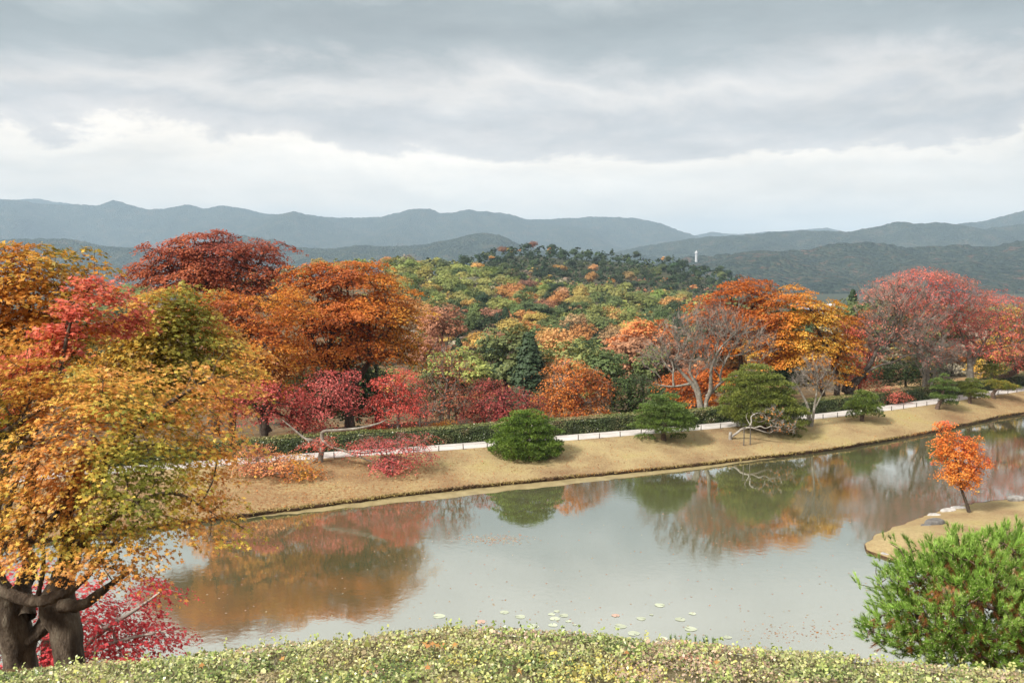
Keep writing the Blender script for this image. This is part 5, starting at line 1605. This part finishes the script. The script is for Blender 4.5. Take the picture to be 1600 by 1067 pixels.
def species(px, Y, r, nz):
    if Y > 545 and px > 715:
        w = dict(conifer=0.80, green=0.14, lime=0.01, orange=0.02, gold=0.01, rust=0.02) if nz < 0.66 else dict(conifer=0.45, green=0.25, orange=0.10, rust=0.12, gold=0.08)
    elif px < 770 and Y > 330:  # yellower trees grow here; their light tone also stands in for sunlight on this slope
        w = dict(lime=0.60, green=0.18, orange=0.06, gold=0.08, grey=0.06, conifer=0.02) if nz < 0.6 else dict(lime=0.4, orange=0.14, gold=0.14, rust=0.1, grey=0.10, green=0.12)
    elif Y > 300:
        w = dict(green=0.40, lime=0.40, conifer=0.10, orange=0.03, gold=0.04, rust=0.03) if nz < 0.57 else dict(green=0.34, orange=0.14, gold=0.10, rust=0.14, lime=0.14, grey=0.08, conifer=0.06)
    else:
        w = dict(green=0.42, conifer=0.16, lime=0.12, orange=0.08, gold=0.09, rust=0.08, grey=0.05) if nz < 0.52 else dict(orange=0.20, gold=0.16, rust=0.22, green=0.26, grey=0.10, conifer=0.06)
    k = list(w); p = np.array([w[a] for a in k]); p = np.cumsum(p / p.sum())
    return k[int(np.searchsorted(p, r))]


def build_hill():
    rnd = np.random.default_rng(77)
    LT = M['leaf_tint']
    pb = [proto_mesh('crown', *proto_broad(500 + i, 3600, 0.8 + 0.12 * (i % 3)), 0.10, LT) for i in range(6)]
    pc = [proto_mesh('crown', *proto_conifer(520 + i, 3600), 0.095, LT) for i in range(3)]
    tr = trunk_unit()
    # trees one can name, by where the photograph shows them: (px, top py, half width px, Y, kind, colour, label)
    named = [
        (925, 516, 40, 150, 'broad', (0.040, 0.068, 0.022), 'dense dark green oak standing alone among orange trees', 'green_tree'),
        (788, 558, 56, 112, 'dome', (0.085, 0.125, 0.055), 'wide flat-topped grey green tree above the wine red maple', 'green_tree'),
        (872, 512, 42, 175, 'broad', (0.50, 0.26, 0.09), 'peach orange tree left of the dense dark oak', 'orange_tree'),
        (760, 508, 33, 205, 'broad', (0.50, 0.31, 0.07), 'golden orange tree left of a pointed dark conifer', 'golden_tree'),
        (716, 528, 19, 165, 'cone', (0.035, 0.062, 0.028), 'pointed dark conifer standing right of the huge orange maple', 'conifer_tree'),
        (1005, 500, 52, 140, 'broad', (0.55, 0.20, 0.06), 'bright orange tree left of the large bare grey tree', 'orange_tree'),
        (800, 486, 30, 235, 'broad', (0.34, 0.25, 0.06), 'olive gold tree up the slope from the wide grey green tree', 'golden_tree'),
        (830, 530, 26, 180, 'broad', (0.14, 0.16, 0.03), 'yellow olive tree tucked beside the peach orange tree', 'green_tree'),
        (690, 478, 38, 170, 'broad', (0.34, 0.15, 0.08), 'dull pink brown tree touching the huge orange maple', 'rust_tree'),
        (960, 560, 40, 118, 'broad', (0.10, 0.105, 0.05), 'thin grey green tree below the dense dark oak', 'green_tree'),
        (702, 427, 13, 430, 'broad', (0.58, 0.30, 0.07), 'small bright orange tree high on the sunny slope', 'orange_tree'),
        (748, 455, 15, 360, 'broad', (0.52, 0.23, 0.09), 'round salmon orange tree in the middle of the hillside', 'orange_tree'),
        (680, 455, 14, 370, 'broad', (0.52, 0.27, 0.06), 'wide orange tree below the small bright one on the sunny slope', 'orange_tree'),
        (728, 478, 24, 300, 'cone', (0.04, 0.07, 0.034), 'dark conifer clump left of the round salmon tree', 'conifer_tree'),
        (955, 478, 28, 310, 'broad', (0.44, 0.27, 0.09), 'golden brown tree on the slope under the dark ridge', 'golden_tree'),
        (970, 512, 34, 210, 'broad', (0.46, 0.22, 0.10), 'tawny orange tree right of the dense dark oak', 'orange_tree'),
        (1333, 452, 19, 112, 'cone', (0.032, 0.058, 0.026), 'lone dark conifer tip between the golden maple and the red cherry', 'conifer_tree'),
        (665, 520, 34, 130, 'broad', (0.33, 0.14, 0.08), 'brownish tree right of the huge orange maple', 'rust_tree'),
        (700, 560, 40, 112, 'broad', (0.30, 0.13, 0.08), 'faded russet tree below the pointed dark conifer', 'rust_tree'),
        (850, 575, 44, 108, 'broad', (0.42, 0.21, 0.085), 'faded salmon tree behind the orange maple and the domed pine', 'orange_tree'),
        (1035, 540, 40, 120, 'broad', (0.40, 0.19, 0.09), 'tawny tree seen through the bare grey tree', 'orange_tree'),
        (1040, 590, 36, 96, 'broad', (0.05, 0.08, 0.03), 'deep green tree behind the second lawn pine', 'green_tree'),
        (1240, 480, 60, 150, 'broad', (0.08, 0.12, 0.05), 'broad green tree half hidden behind the golden maple', 'green_tree'),
        (1550, 480, 70, 160, 'broad', (0.10, 0.13, 0.05), 'broad green tree half hidden behind the wide pinkish cherry', 'green_tree'),
        (1440, 500, 70, 160, 'broad', (0.06, 0.09, 0.04), 'deep green tree half hidden behind the half bare cherry', 'green_tree'),
        (60, 540, 80, 150, 'broad', (0.3, 0.2, 0.06), 'golden green tree far behind the scarlet near maple', 'golden_tree'),
    ]
    NG = 'trees in the wooded valley behind the dam'
    for i, (px, top, hw, Y, kind, col, lab, nm) in enumerate(named):
        R_ = hw * Y / FPX
        tp = P(px, top, Y)
        gz = float(ground_z(tp[0], tp[1])) - 0.2
        H = tp[2] - gz
        crown_h = R_ * (1.75 if kind == 'broad' else 1.25 if kind == 'dome' else 2.75 * 1.55)
        sz = {'broad': 1.75, 'dome': 1.6, 'cone': 2.75}[kind]
        crown_h = min(crown_h, H * 0.97)
        root = empty(nm, (tp[0], tp[1], gz), label=lab, cat='tree', group=NG)
        me = pc[i % 3] if kind == 'cone' else pb[i % 6]
        c = obj('crown', me, root, loc=(0, 0, H - crown_h)); lm = 0.3 * col[0] + 0.59 * col[1] + 0.11 * col[2]; c.color = (*[min((v * 0.97 + lm * 0.03) * 1.2, 0.8) for v in col], 1)
        k = crown_h / sz
        c.scale = (R_ * (1.55 if kind == 'cone' else 1), R_ * (1.55 if kind == 'cone' else 1), k)
        c.rotation_euler = (0, 0, i * 1.3)
        t = obj('trunk', tr, root); t.scale = (R_ * 0.9, R_ * 0.9, max((H - crown_h * 0.45) / 0.95, 0.3))
        TREE_MASK.append((px, top + crown_h * 0.5 * FPX / Y, hw * 0.8, crown_h * 0.42 * FPX / Y, Y))
    # the rest of the wood
    cand = []
    Y = 108.0
    while Y < 770:
        step = 4.6 + Y * 0.0034
        wpx = step / Y * FPX
        xs = np.arange(120, 1640, wpx)
        for px in xs:
            p = px + rnd.normal() * wpx * 0.3
            yy = Y + rnd.normal() * step * 0.35
            cand.append((p, yy))
        Y += step * (0.95 if Y < 500 else 1.05)
    cand = np.array(cand)
    X = (cand[:, 0] - CX) / FPX * cand[:, 1]
    gz = ground_z(X, cand[:, 1])
    nz = fbm(X * 0.017 + 5, cand[:, 1] * 0.011, 0, 90, 3)
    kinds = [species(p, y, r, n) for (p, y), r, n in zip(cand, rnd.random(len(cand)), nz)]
    rad = 2.1 + 2.9 * rnd.random(len(cand)) ** 1.6; rad[np.array(kinds) == 'conifer'] *= 0.85
    isc = np.array([k == 'conifer' and r < (0.05 if y > 300 else 0.5) for k, r, y in zip(kinds, rnd.random(len(cand)), cand[:, 1])])
    tall = np.array([1.2 if k == 'conifer' else 1.0 for k in kinds])
    Ht = np.where(isc, rad * 2.7 + 1.0, rad * 1.9 * tall + 1.5) + 1.5 * rnd.random(len(cand))
    # rough visibility: paint crowns front to back on a coarse picture
    cell = 2.0
    W_, H_ = 800, 534
    buf = np.zeros((H_, W_), bool)

    def paint(px, py, rx, ry, test=True):
        x0, x1 = int(max((px - rx) / cell, 0)), int(min((px + rx) / cell + 1, W_))
        y0, y1 = int(max((py - ry) / cell, 0)), int(min((py + ry) / cell + 1, H_))
        if x0 >= x1 or y0 >= y1:
            return 0
        yy, xx = np.mgrid[y0:y1, x0:x1]
        m = ((xx * cell - px) / rx) ** 2 + ((yy * cell - py) / ry) ** 2 < 1
        sub = buf[y0:y1, x0:x1]
        vis = int((m & ~sub).sum())
        sub |= m
        return vis
    for px_ in range(0, 800):
        yh = np.interp(px_ * cell, *np.array(PATHF).T) - 32
        buf[int(yh / cell):, px_] = True
    allc = [('m', Y_, (a, b, c_, d)) for (a, b, c_, d, Y_) in TREE_MASK] + [('c', cand[i, 1], i) for i in range(len(cand))]
    allc.sort(key=lambda t: t[1])
    vis = np.zeros(len(cand), int)
    crown = np.zeros((len(cand), 4))
    for kind, Yd, q in allc:
        if kind == 'm':
            paint(*q)
        else:
            i = q
            px, py, _ = to_px(np.array([X[i], cand[i, 1], gz[i] + Ht[i] - rad[i] * 0.95]))
            rx = rad[i] * FPX / Yd
            ry = rx * (1.3 if isc[i] else 0.85)
            if isc[i]:
                rx *= 0.6
            crown[i] = (px, py, rx, ry)
            vis[i] = paint(px, py, rx, ry)
    order = np.argsort(-vis)
    order = [i for i in order if vis[i] > 0]
    single = order[:285]
    rest = order[285:]
    # seen from a step to the side a few more would show: keep a share of the hidden ones that stand near the visible edge
    hid = [i for i in range(len(cand)) if vis[i] == 0 and rnd.random() < 0.05]
    CN = {'conifer': ('conifer_tree', 'dark conifer'), 'green': ('green_tree', 'mid green tree'), 'lime': ('yellow_green_tree', 'light yellow green tree'), 'orange': ('orange_tree', 'orange tree'),
          'gold': ('golden_tree', 'golden yellow tree'), 'rust': ('rust_tree', 'rust brown tree'), 'grey': ('grey_tree', 'greyish half bare tree')}
    words = ['first', 'second', 'third', 'fourth', 'fifth', 'sixth', 'seventh', 'eighth', 'ninth', 'tenth', 'eleventh', 'twelfth', 'thirteenth', 'fourteenth', 'fifteenth', 'sixteenth', 'seventeenth', 'eighteenth', 'nineteenth', 'twentieth']

    def wordn(n):
        if n < 20:
            return words[n]
        tens = ['twenty', 'thirty', 'forty', 'fifty', 'sixty', 'seventy', 'eighty', 'ninety']
        t_, u_ = divmod(n + 1, 10)
        return tens[t_ - 2] + '-' + words[u_ - 1] if u_ else tens[t_ - 2][:-1] + 'ieth'
    buckets = {}
    for i in single:
        band = 'lower' if cand[i, 1] < 230 else 'middle' if cand[i, 1] < 400 else 'upper'
        buckets.setdefault((kinds[i], band), []).append(i)
    for (kd, band), ids in buckets.items():
        ids.sort(key=lambda i: crown[i, 0])
        for n_, i in enumerate(ids):
            nm, ph = CN[kd]
            lab = f'{ph} on the {band} slope of the hill, {wordn(n_)} such from the left'
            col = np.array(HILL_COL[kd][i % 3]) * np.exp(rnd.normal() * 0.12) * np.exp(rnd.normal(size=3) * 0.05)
            H, R_ = Ht[i], rad[i]
            root = empty(nm, (X[i], cand[i, 1], gz[i] - 0.3), label=lab, cat='tree', group='trees on the wooded hill')
            c = obj('crown', pc[i % 3] if isc[i] else pb[i % 6], root)
            ch = H * (0.88 if isc[i] else 0.72)
            c.location = (0, 0, H + 0.3 - ch)
            k = 1.45 if isc[i] else 1.0
            c.scale = (R_ * k, R_ * k, ch / (2.75 if isc[i] else 1.75))
            c.rotation_euler = (0, 0, rnd.random() * 6.28)
            c.color = (*np.clip(col, 0, 0.9), 1)
            if vis[i] > 60:
                t = obj('trunk', tr, root); t.scale = (R_ * 0.8, R_ * 0.8, H * 0.55)
    # beyond the nearest three hundred: one mass of crowns
    g = Geo()
    lows_b = {q: [proto_broad(600 + j, q) for j in range(4)] for q in (44, 77, 132, 220)}
    lows_c = {q: [proto_conifer(640 + j, q) for j in range(4)] for q in (44, 77, 132, 220)}
    for i in list(rest) + hid:
        rp = crown[i, 2]
        q = 220 if rp > 20 else 132 if rp > 13 else 77 if rp > 8 else 44
        if vis[i] == 0:
            q = 44
        c, nr, _ = (lows_c if isc[i] else lows_b)[q][i % 4]
        a = rnd.random() * 6.28
        rot = np.array([[math.cos(a), -math.sin(a), 0], [math.sin(a), math.cos(a), 0], [0, 0, 1]])
        H, R_ = Ht[i], rad[i]
        ch = H * (0.88 if isc[i] else 0.72)
        k = 1.45 if isc[i] else 1.0
        cc = (c @ rot.T) * np.array([R_ * k, R_ * k, ch / (2.75 if isc[i] else 1.75)]) + np.array([X[i], cand[i, 1], gz[i] + H - ch])
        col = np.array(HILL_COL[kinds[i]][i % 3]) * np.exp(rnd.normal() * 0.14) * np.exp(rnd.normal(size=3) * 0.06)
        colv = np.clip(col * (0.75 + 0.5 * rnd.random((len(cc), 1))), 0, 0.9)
        sz = R_ * {44: 0.44, 77: 0.35, 132: 0.28, 220: 0.235}[q]
        add_leaves(g, cc, nr @ rot.T, sz * (0.7 + 0.6 * rnd.random(len(cc))), colv, DIAMOND, rnd)
    obj('forest', g.mesh('forest', M['forest']), kind='stuff', label='distant mixed wood of green conifers and autumn trees covering the hill')
    print('HILL', len(cand), len(order), len(single), len(hid), g.n)


build_hill()


# ------------------------------------------------------------------ far houses in the valley
def build_houses():
    wall = [mat_noise('house_wall_%s' % n, [(0.3, c), (0.7, tuple(v * 1.1 for v in c))], 0.4) for n, c in (('white', (0.62, 0.62, 0.62)), ('grey', (0.42, 0.43, 0.45)), ('cream', (0.55, 0.5, 0.42)))]
    roofs = [mat_noise('house_roof_%s' % n, [(0.3, c), (0.7, tuple(v * 1.3 for v in c))], 0.5) for n, c in (('blue', (0.22, 0.27, 0.34)), ('grey', (0.16, 0.17, 0.19)), ('pale', (0.42, 0.44, 0.48)))]
    glass = mat_noise('house_window', [(0.3, (0.03, 0.04, 0.05)), (0.7, (0.06, 0.07, 0.09))], 1.0, rough=0.2)
    spec = [(1262, 900, 11, 8, 6, 0, 0), (1276, 930, 12, 9, 5.5, 1, 2), (1288, 880, 10, 8, 6, 0, 1), (1301, 940, 13, 9, 7, 2, 2), (1316, 900, 10, 8, 5.5, 0, 0), (1594, 1950, 22, 14, 12, 0, 2), (1610, 2000, 20, 14, 10, 1, 1)]
    names = ['white walled far house with slate blue roof, leftmost behind the golden maple', 'grey walled far house with pale roof, second behind the golden maple', 'white walled far house with dark grey roof behind the golden maple',
             'cream walled larger far house with pale roof behind the golden maple', 'white walled far house with slate blue roof nearest the lone conifer tip', 'tiny white far building with pale roof at the edge of the picture', 'tiny grey far building with dark roof past the edge of the wide cherry']
    for (px, Y, w, d, h, wi, ri), lab in zip(spec, names):
        x = (px - CX) / FPX * Y
        z = float(ground_z(x, Y)) - 0.5
        root = empty('house', (x, Y, z), label=lab, cat='house', group='far houses in the valley')
        root.rotation_euler = (0, 0, (px % 7 - 3) * 0.12)
        a, b = w / 2, d / 2
        g = Geo()
        V = [(-a, -b, 0), (a, -b, 0), (a, b, 0), (-a, b, 0), (-a, -b, h), (a, -b, h), (a, b, h), (-a, b, h), (-a, 0, h + b * 0.6), (a, 0, h + b * 0.6)]
        g.add(V, [[0, 1, 5, 4], [1, 2, 6, 5], [2, 3, 7, 6], [3, 0, 4, 7]]); g.F.append(np.array([[4, 7, 8], [6, 5, 9]]))
        obj('wall', g.mesh('wall', wall[wi]), root)
        e = 0.7; t = 0.35
        g = Geo()
        for sgn in (-1, 1):
            lo = np.array([[-a - e, sgn * (b + e), h - 0.6 * e], [a + e, sgn * (b + e), h - 0.6 * e], [a + e, 0, h + b * 0.6 + 0.05], [-a - e, 0, h + b * 0.6 + 0.05]])
            hi = lo + np.array([0, 0, t])
            V = np.concatenate([lo, hi])
            g.add(V, [[0, 1, 2, 3], [4, 5, 6, 7], [0, 1, 5, 4], [1, 2, 6, 5], [3, 0, 4, 7]])
        obj('roof', g.mesh('roof', roofs[ri]), root)
        for k in range(3):
            g = Geo(); xx = -a + w * (k + 0.5) / 3
            V, F = np.array([[xx - 0.8, -b - 0.06, h * 0.5], [xx + 0.8, -b - 0.06, h * 0.5], [xx + 0.8, -b - 0.06, h * 0.78], [xx - 0.8, -b - 0.06, h * 0.78], [xx - 0.8, -b + 0.1, h * 0.5], [xx + 0.8, -b + 0.1, h * 0.5], [xx + 0.8, -b + 0.1, h * 0.78], [xx - 0.8, -b + 0.1, h * 0.78]]), [[0, 1, 2, 3], [0, 4, 5, 1], [1, 5, 6, 2], [2, 6, 7, 3], [3, 7, 4, 0]]
            g.add(V, F); obj('window', g.mesh('window', glass), root)


build_houses()

# ------------------------------------------------------------------ clipped azalea mound in the foreground
CREST = [(-300, 1085), (0, 1052), (60, 1045), (130, 1038), (220, 1028), (300, 1019), (400, 1010), (480, 1001), (560, 993), (640, 986), (720, 982), (800, 981), (880, 985), (960, 992), (1040, 1001), (1120, 1008), (1200, 1014), (1280, 1022), (1360, 1031), (1450, 1042), (1540, 1052), (1600, 1058), (1900, 1085)]
YC = 6.4


def mound_z(x, y):
    px = CX + FPX * x / YC
    cy = np.interp(px, *np.array(CREST).T)
    cy = cy + 24
    zc = CAM_H - (cy - HOR) / FPX * YC
    d = y - YC
    z = np.where(d < 0, zc - d * 0.17 * np.exp(d * 0.1), zc - 0.17 * d - 0.55 * d * d)
    return z + (fbm(x * 1.6, y * 1.6, 0, 44, 3) - 0.5) * 0.10 + (fbm(x * 6, y * 6, 0, 45, 2) - 0.5) * 0.03


def build_mound():
    rnd = np.random.default_rng(66)
    xs, ys = np.linspace(-6.5, 6.5, 170), np.linspace(2.2, 9.0, 90)
    A, B = np.meshgrid(xs, ys, indexing='ij')
    Z = mound_z(A, B) - 0.035
    root = empty('clipped_shrub_mound', (0, 5, 9.5), label='wide clipped shrub mound of small pale green leaves right before the viewer', cat='shrub')
    o = np.array([0, 5, 9.5])
    body = mat_noise('mound_inside', [(0.3, (0.05, 0.045, 0.02)), (0.5, (0.12, 0.10, 0.045)), (0.7, (0.20, 0.16, 0.08))], 6.0, bump=0.5)
    g = Geo(); g.add(np.stack([A, B, Z], -1) - o, grid_mesh(None, *A.shape)); obj('mound', g.mesh('mound', body, True), root)
    # leaves
    g = Geo()
    n = 122000
    y = 4.0 + 3.6 * rnd.random(n)
    x = (rnd.random(n) - 0.5) * 2 * (0.62 * y + 0.3)
    z = mound_z(x, y)
    px, py, _ = to_px(np.stack([x, y, z], 1))
    t = fbm(x * 1.1, y * 1.8, 0, 3, 3)
    q = fbm(x * 1.5 + 7, y * 2.4, 0, 8, 3)
    moss = np.clip(1.3 - np.hypot((px - 800) / 260, (py - 1055) / 32), 0, 1) * np.clip((q - 0.35) * 4, 0, 1)
    brown = np.clip(1.2 - np.hypot((px - 1090) / 130, (py - 1035) / 40), 0, 1) + np.clip((t - 0.62) * 8, 0, 1) * 0.7
    p3 = np.stack([x, y, z], 1)
    green = palette([(0.11, 0.16, 0.04), (0.22, 0.28, 0.08), (0.31, 0.35, 0.12), (0.40, 0.41, 0.17), (0.48, 0.46, 0.24), (0.37, 0.37, 0.10), (0.30, 0.24, 0.13)], p3, 2.5, 71, rnd=rnd, bright=0.25, jitter=0.3)
    yel = palette([(0.38, 0.34, 0.07), (0.50, 0.43, 0.10), (0.54, 0.45, 0.15)], p3, 3.0, 72, rnd=rnd, bright=0.2)
    brn = palette([(0.28, 0.19, 0.12), (0.42, 0.29, 0.20), (0.50, 0.38, 0.27), (0.48, 0.26, 0.16)], p3, 3.0, 73, rnd=rnd, bright=0.25)
    pk = rnd.random(n)
    col = np.where((pk < moss * 0.8)[:, None], yel, np.where((pk > 1 - np.clip(brown, 0, 1) * 0.62)[:, None], brn, green))
    size = np.where(pk < moss * 0.8, 0.011, 0.0155) + 0.018 * rnd.random(n) ** 2
    c = p3.copy(); c[:, 2] += rnd.random(n) ** 1.5 * 0.05 - 0.02
    nr = np.array([0, -0.25, 1.0]) + rnd.normal(size=(n, 3)) * 0.6
    thin = fbm(x * 5.5, y * 5.5, 0, 19, 3)
    keep = rnd.random(n) < np.clip((thin - 0.30) * 6, 0.12, 1)
    size = size * np.where(rnd.random(n) < 0.06, 1.7, 1.0)
    add_leaves(g, (c - o)[keep], nr[keep], size[keep], col[keep], DIAMOND, rnd, width=1.15)
    # stray upright shoots
    ns = 420
    ys = 4.3 + 2.6 * rnd.random(ns); xs_ = (rnd.random(ns) - 0.5) * 2 * (0.6 * ys)
    b0 = np.stack([xs_, ys, mound_z(xs_, ys)], 1)
    kk = np.repeat(np.arange(ns), 6)
    hh = rnd.random(len(kk))
    c2 = b0[kk] + np.stack([rnd.normal(size=len(kk)) * 0.012, rnd.normal(size=len(kk)) * 0.012, 0.02 + hh * 0.07], 1)
    col2 = palette([(0.24, 0.32, 0.08), (0.40, 0.46, 0.14), (0.5, 0.5, 0.2)], c2, 2.0, 75, rnd=rnd)
    add_leaves(g, c2 - o, rnd.normal(size=(len(kk), 3)) + np.array([0, -0.5, 0.7]), 0.028, col2, DIAMOND, rnd)
    obj('leaves', g.mesh('leaves', M['hedge_leaf']), root, kind='stuff')
    # clipped twig ends
    g = Geo()
    n = 9000
    y = 4.2 + 3.2 * rnd.random(n); x = (rnd.random(n) - 0.5) * 2 * (0.62 * y + 0.3)
    c = np.stack([x, y, mound_z(x, y)], 1)
    d = norm(np.array([0, 0, 1.0]) + rnd.normal(size=(n, 3)) * 0.5)
    L_ = (0.03 + 0.05 * rnd.random(n))[:, None]
    sd = norm(np.cross(d, rnd.normal(size=(n, 3)))) * 0.0016
    V = np.stack([c - sd, c + sd, c + d * L_], 1) - o
    colr = palette([(0.25, 0.2, 0.14), (0.5, 0.45, 0.36), (0.62, 0.58, 0.48)], c, 3.0, 74, rnd=rnd)
    g.add(V.reshape(-1, 3), np.arange(n * 3).reshape(-1, 3), np.repeat(colr, 3, 0))
    obj('twigs', g.mesh('twigs', M['leaf']), root, kind='stuff')
    # orange maple leaves caught on top
    k = 0
    words6 = ['first', 'second', 'third', 'fourth', 'fifth', 'sixth']
    for (px, py) in ((664, 1020), (672, 1016), (680, 1019), (690, 1018), (708, 1018), (664, 1054), (812, 1058), (660, 1014), (1130, 1045), (430, 1040), (985, 1030), (300, 1050)):
        yy = min(np.linspace(4.2, 6.9, 120), key=lambda v: abs(to_px(np.array([(px - CX) / FPX * v, v, float(mound_z((px - CX) / FPX * v, v))]))[1] - py))
        xx = (px - CX) / FPX * yy
        g = Geo()
        add_leaves(g, np.zeros((1, 3)), np.array([[rnd.normal() * 0.3, -0.5, 1.0]]), 0.055, np.array([[0.55, 0.25 + 0.06 * rnd.random(), 0.10]]), MAPLE, rnd)
        ws = ['in the orange cluster on the mound'] if 655 < px < 715 and py < 1030 else None
        lab = f'fallen orange maple leaf in the cluster on the mound, {words6[[660, 664, 672, 680, 690, 708].index(px)]} from the left' if ws else f'lone fallen orange maple leaf on the clipped mound, {["below the cluster", "on the yellow patch", "on the brown patch", "towards the forked maple", "left of the brown patch", "closest to the forked maple"][k]}'
        if not ws: k += 1
        obj('fallen_leaf', g.mesh('fallen_leaf', M['leaf']), loc=(xx, yy, float(mound_z(xx, yy)) + 0.05), label=lab, cat='leaf', group='maple leaves fallen on the mound')


build_mound()


# ------------------------------------------------------------------ near pine at the right
def shoot_needles(g, c, d, col, L_stem, L_n, w, per, rnd, ang=0.75):
    n = len(c)
    k = np.repeat(np.arange(n), per)
    u = rnd.random(len(k))
    a = rnd.random(len(k)) * 2 * np.pi
    dd = d[k]
    ref = np.where(np.abs(dd[:, 2:3]) > 0.85, np.array([[1., 0, 0]]), np.array([[0, 0, 1.]]))
    s1 = norm(np.cross(dd, ref)); s2 = np.cross(dd, s1)
    rad = s1 * np.cos(a)[:, None] + s2 * np.sin(a)[:, None]
    lean = ang * (1.15 - 0.75 * u)[:, None] * (0.8 + 0.4 * rnd.random((len(k), 1)))
    nd = norm(dd + rad * lean)
    p0 = c[k] + dd * (u * L_stem)[:, None]
    Ln = (L_n * (0.75 + 0.45 * rnd.random(len(k))))[:, None]
    sd = norm(np.cross(nd, rnd.normal(size=(len(k), 3)))) * w * 0.5
    V = np.stack([p0 - sd, p0 + sd, p0 + nd * Ln], 1)
    shade = np.exp(rnd.normal(size=(len(k), 1)) * 0.16)
    cc = col[k] * shade
    C = np.stack([cc * 0.85, cc * 0.85, cc * 1.25], 1).reshape(-1, 3)
    g.add(V.reshape(-1, 3), np.arange(len(k) * 3).reshape(-1, 3), np.clip(C, 0, 0.9))


def near_pine():
    rnd = np.random.default_rng(88)
    Y = 7.9
    lob = px_lobes([(1500, 935, 130, 85), (1450, 975, 85, 45), (1545, 885, 72, 52), (1390, 985, 46, 26), (1590, 990, 110, 62), (1495, 862, 36, 30), (1640, 920, 120, 90), (1700, 1000, 120, 80), (1470, 915, 42, 36), (1590, 850, 45, 26), (1500, 1010, 90, 30)], Y, 0.75)
    base = P(1560, 1150, Y + 0.3)
    base[2] = float(ground_z(base[0], base[1])) - 0.05
    root = empty('bushy_pine', base, label='bushy bright green young pine close by with browned inner needles', cat='pine')
    tips = sample_lobes(lob, 1500, 0.052, rnd, 0.17)
    lb = np.array(lob)
    # keep the outer shell
    inside = np.array([(((q - lb[:, :3]) / lb[:, 3:]) ** 2).sum(1).min() for q in tips])
    cen = lb[:, :3].mean(0)
    inner = np.array([sum((((q - l[:3]) / l[3:]) ** 2).sum() < 0.55 for l in lb) for q in tips]) > 0
    tps = trunk_paths([[(1560, 1150, 0.3, 0.09), (1555, 1060, 0.25, 0.075), (1535, 980, 0.1, 0.05), (1520, 900, 0.0, 0.025)], [(1550, 1050, 0.2, 0.05), (1480, 1000, 0, 0.035), (1420, 975, -0.1, 0.018)], [(1545, 1010, 0.1, 0.05), (1610, 950, 0.1, 0.03), (1650, 900, 0.1, 0.015)]], Y)
    tps[0][0][:3] = base + np.array([0, 0, -0.1])
    pos, par, ntr, tipn = grow(tps, tips, bf=0.25, seg=0.09, rnd=rnd)
    g = Geo()
    for i, tp in enumerate(tps):
        V, F = tube(tp[:, :3] - base, tp[:, 3], 9, wob=0.2, seed=i); g.add(V, F)
    branch_mesh(g, pos - base, par, ntr, 0.004, 0.025, 6)
    obj('trunk', g.mesh('trunk', M['bark_pine'], True), root)
    # every tip carries a fan of shoots
    k = np.repeat(np.arange(len(tips)), 4)
    out = norm(tips - cen + np.array([0, 0, 0.12]))
    d = norm(out[k] * 0.7 + np.array([0, 0, 0.75]) + rnd.normal(size=(len(k), 3)) * 0.35)
    c = tips[k] + rnd.normal(size=(len(k), 3)) * 0.028
    dead = inner[k] & (rnd.random(len(k)) < 0.4)
    col = palette([(0.13, 0.23, 0.036), (0.18, 0.31, 0.045), (0.24, 0.39, 0.065), (0.31, 0.46, 0.10)], c, 4.0, 91, rnd=rnd)
    g = Geo()
    shoot_needles(g, (c - base)[~dead], d[~dead], col[~dead], 0.068, 0.052, 0.0046, 39, rnd)
    # pale buds at the shoot ends
    m = ~dead
    add_leaves(g, (c + d * 0.082 - base)[m], d[m], 0.012, np.tile([0.42, 0.36, 0.22], (m.sum(), 1)), DIAMOND, rnd)
    obj('needles', g.mesh('needles', M['needle']), root)
    g = Geo()
    brn = palette([(0.20, 0.08, 0.03), (0.36, 0.15, 0.05), (0.46, 0.22, 0.09)], c, 5.0, 92, rnd=rnd)
    dd = norm(d + np.array([0, 0, -1.3]))
    shoot_needles(g, (c - base)[dead], dd[dead], brn[dead], 0.07, 0.055, 0.004, 34, rnd)
    obj('dead_needles', g.mesh('dead_needles', M['leaf']), root)
    # sprig poking over the mound
    for j, (px, py, lab) in enumerate(((1064, 1000, 'short pine sprig poking over the clipped mound, nearest the lily pads'), (1100, 1000, 'short pine sprig poking over the clipped mound, nearer the bushy pine'))):
        b = P(px, py + 24, 7.0)
        r2 = empty('pine_sprig', b, label=lab, cat='sprig', group='pine sprigs behind the mound')
        gs, gn = Geo(), Geo()
        pts = []
        for q in range(5):
            e = np.array([(q - 2) * 0.035, rnd.normal() * 0.02, 0.10 + 0.03 * rnd.random()])
            V, F = tube(np.array([[0, 0, -0.25], e * 0.5, e]), [0.006, 0.005, 0.003], 5); gs.add(V, F)
            pts.append(e)
        pts = np.array(pts)
        shoot_needles(gn, pts - [0, 0, 0.05], norm(np.array([0, 0, 1.0]) + rnd.normal(size=(5, 3)) * 0.15), np.tile([0.12, 0.22, 0.035], (5, 1)), 0.07, 0.04, 0.004, 50, rnd)
        obj('stem', gs.mesh('stem', M['bark_pine']), r2)
        obj('needles', gn.mesh('needles', M['needle']), r2)


near_pine()
#--PART5--
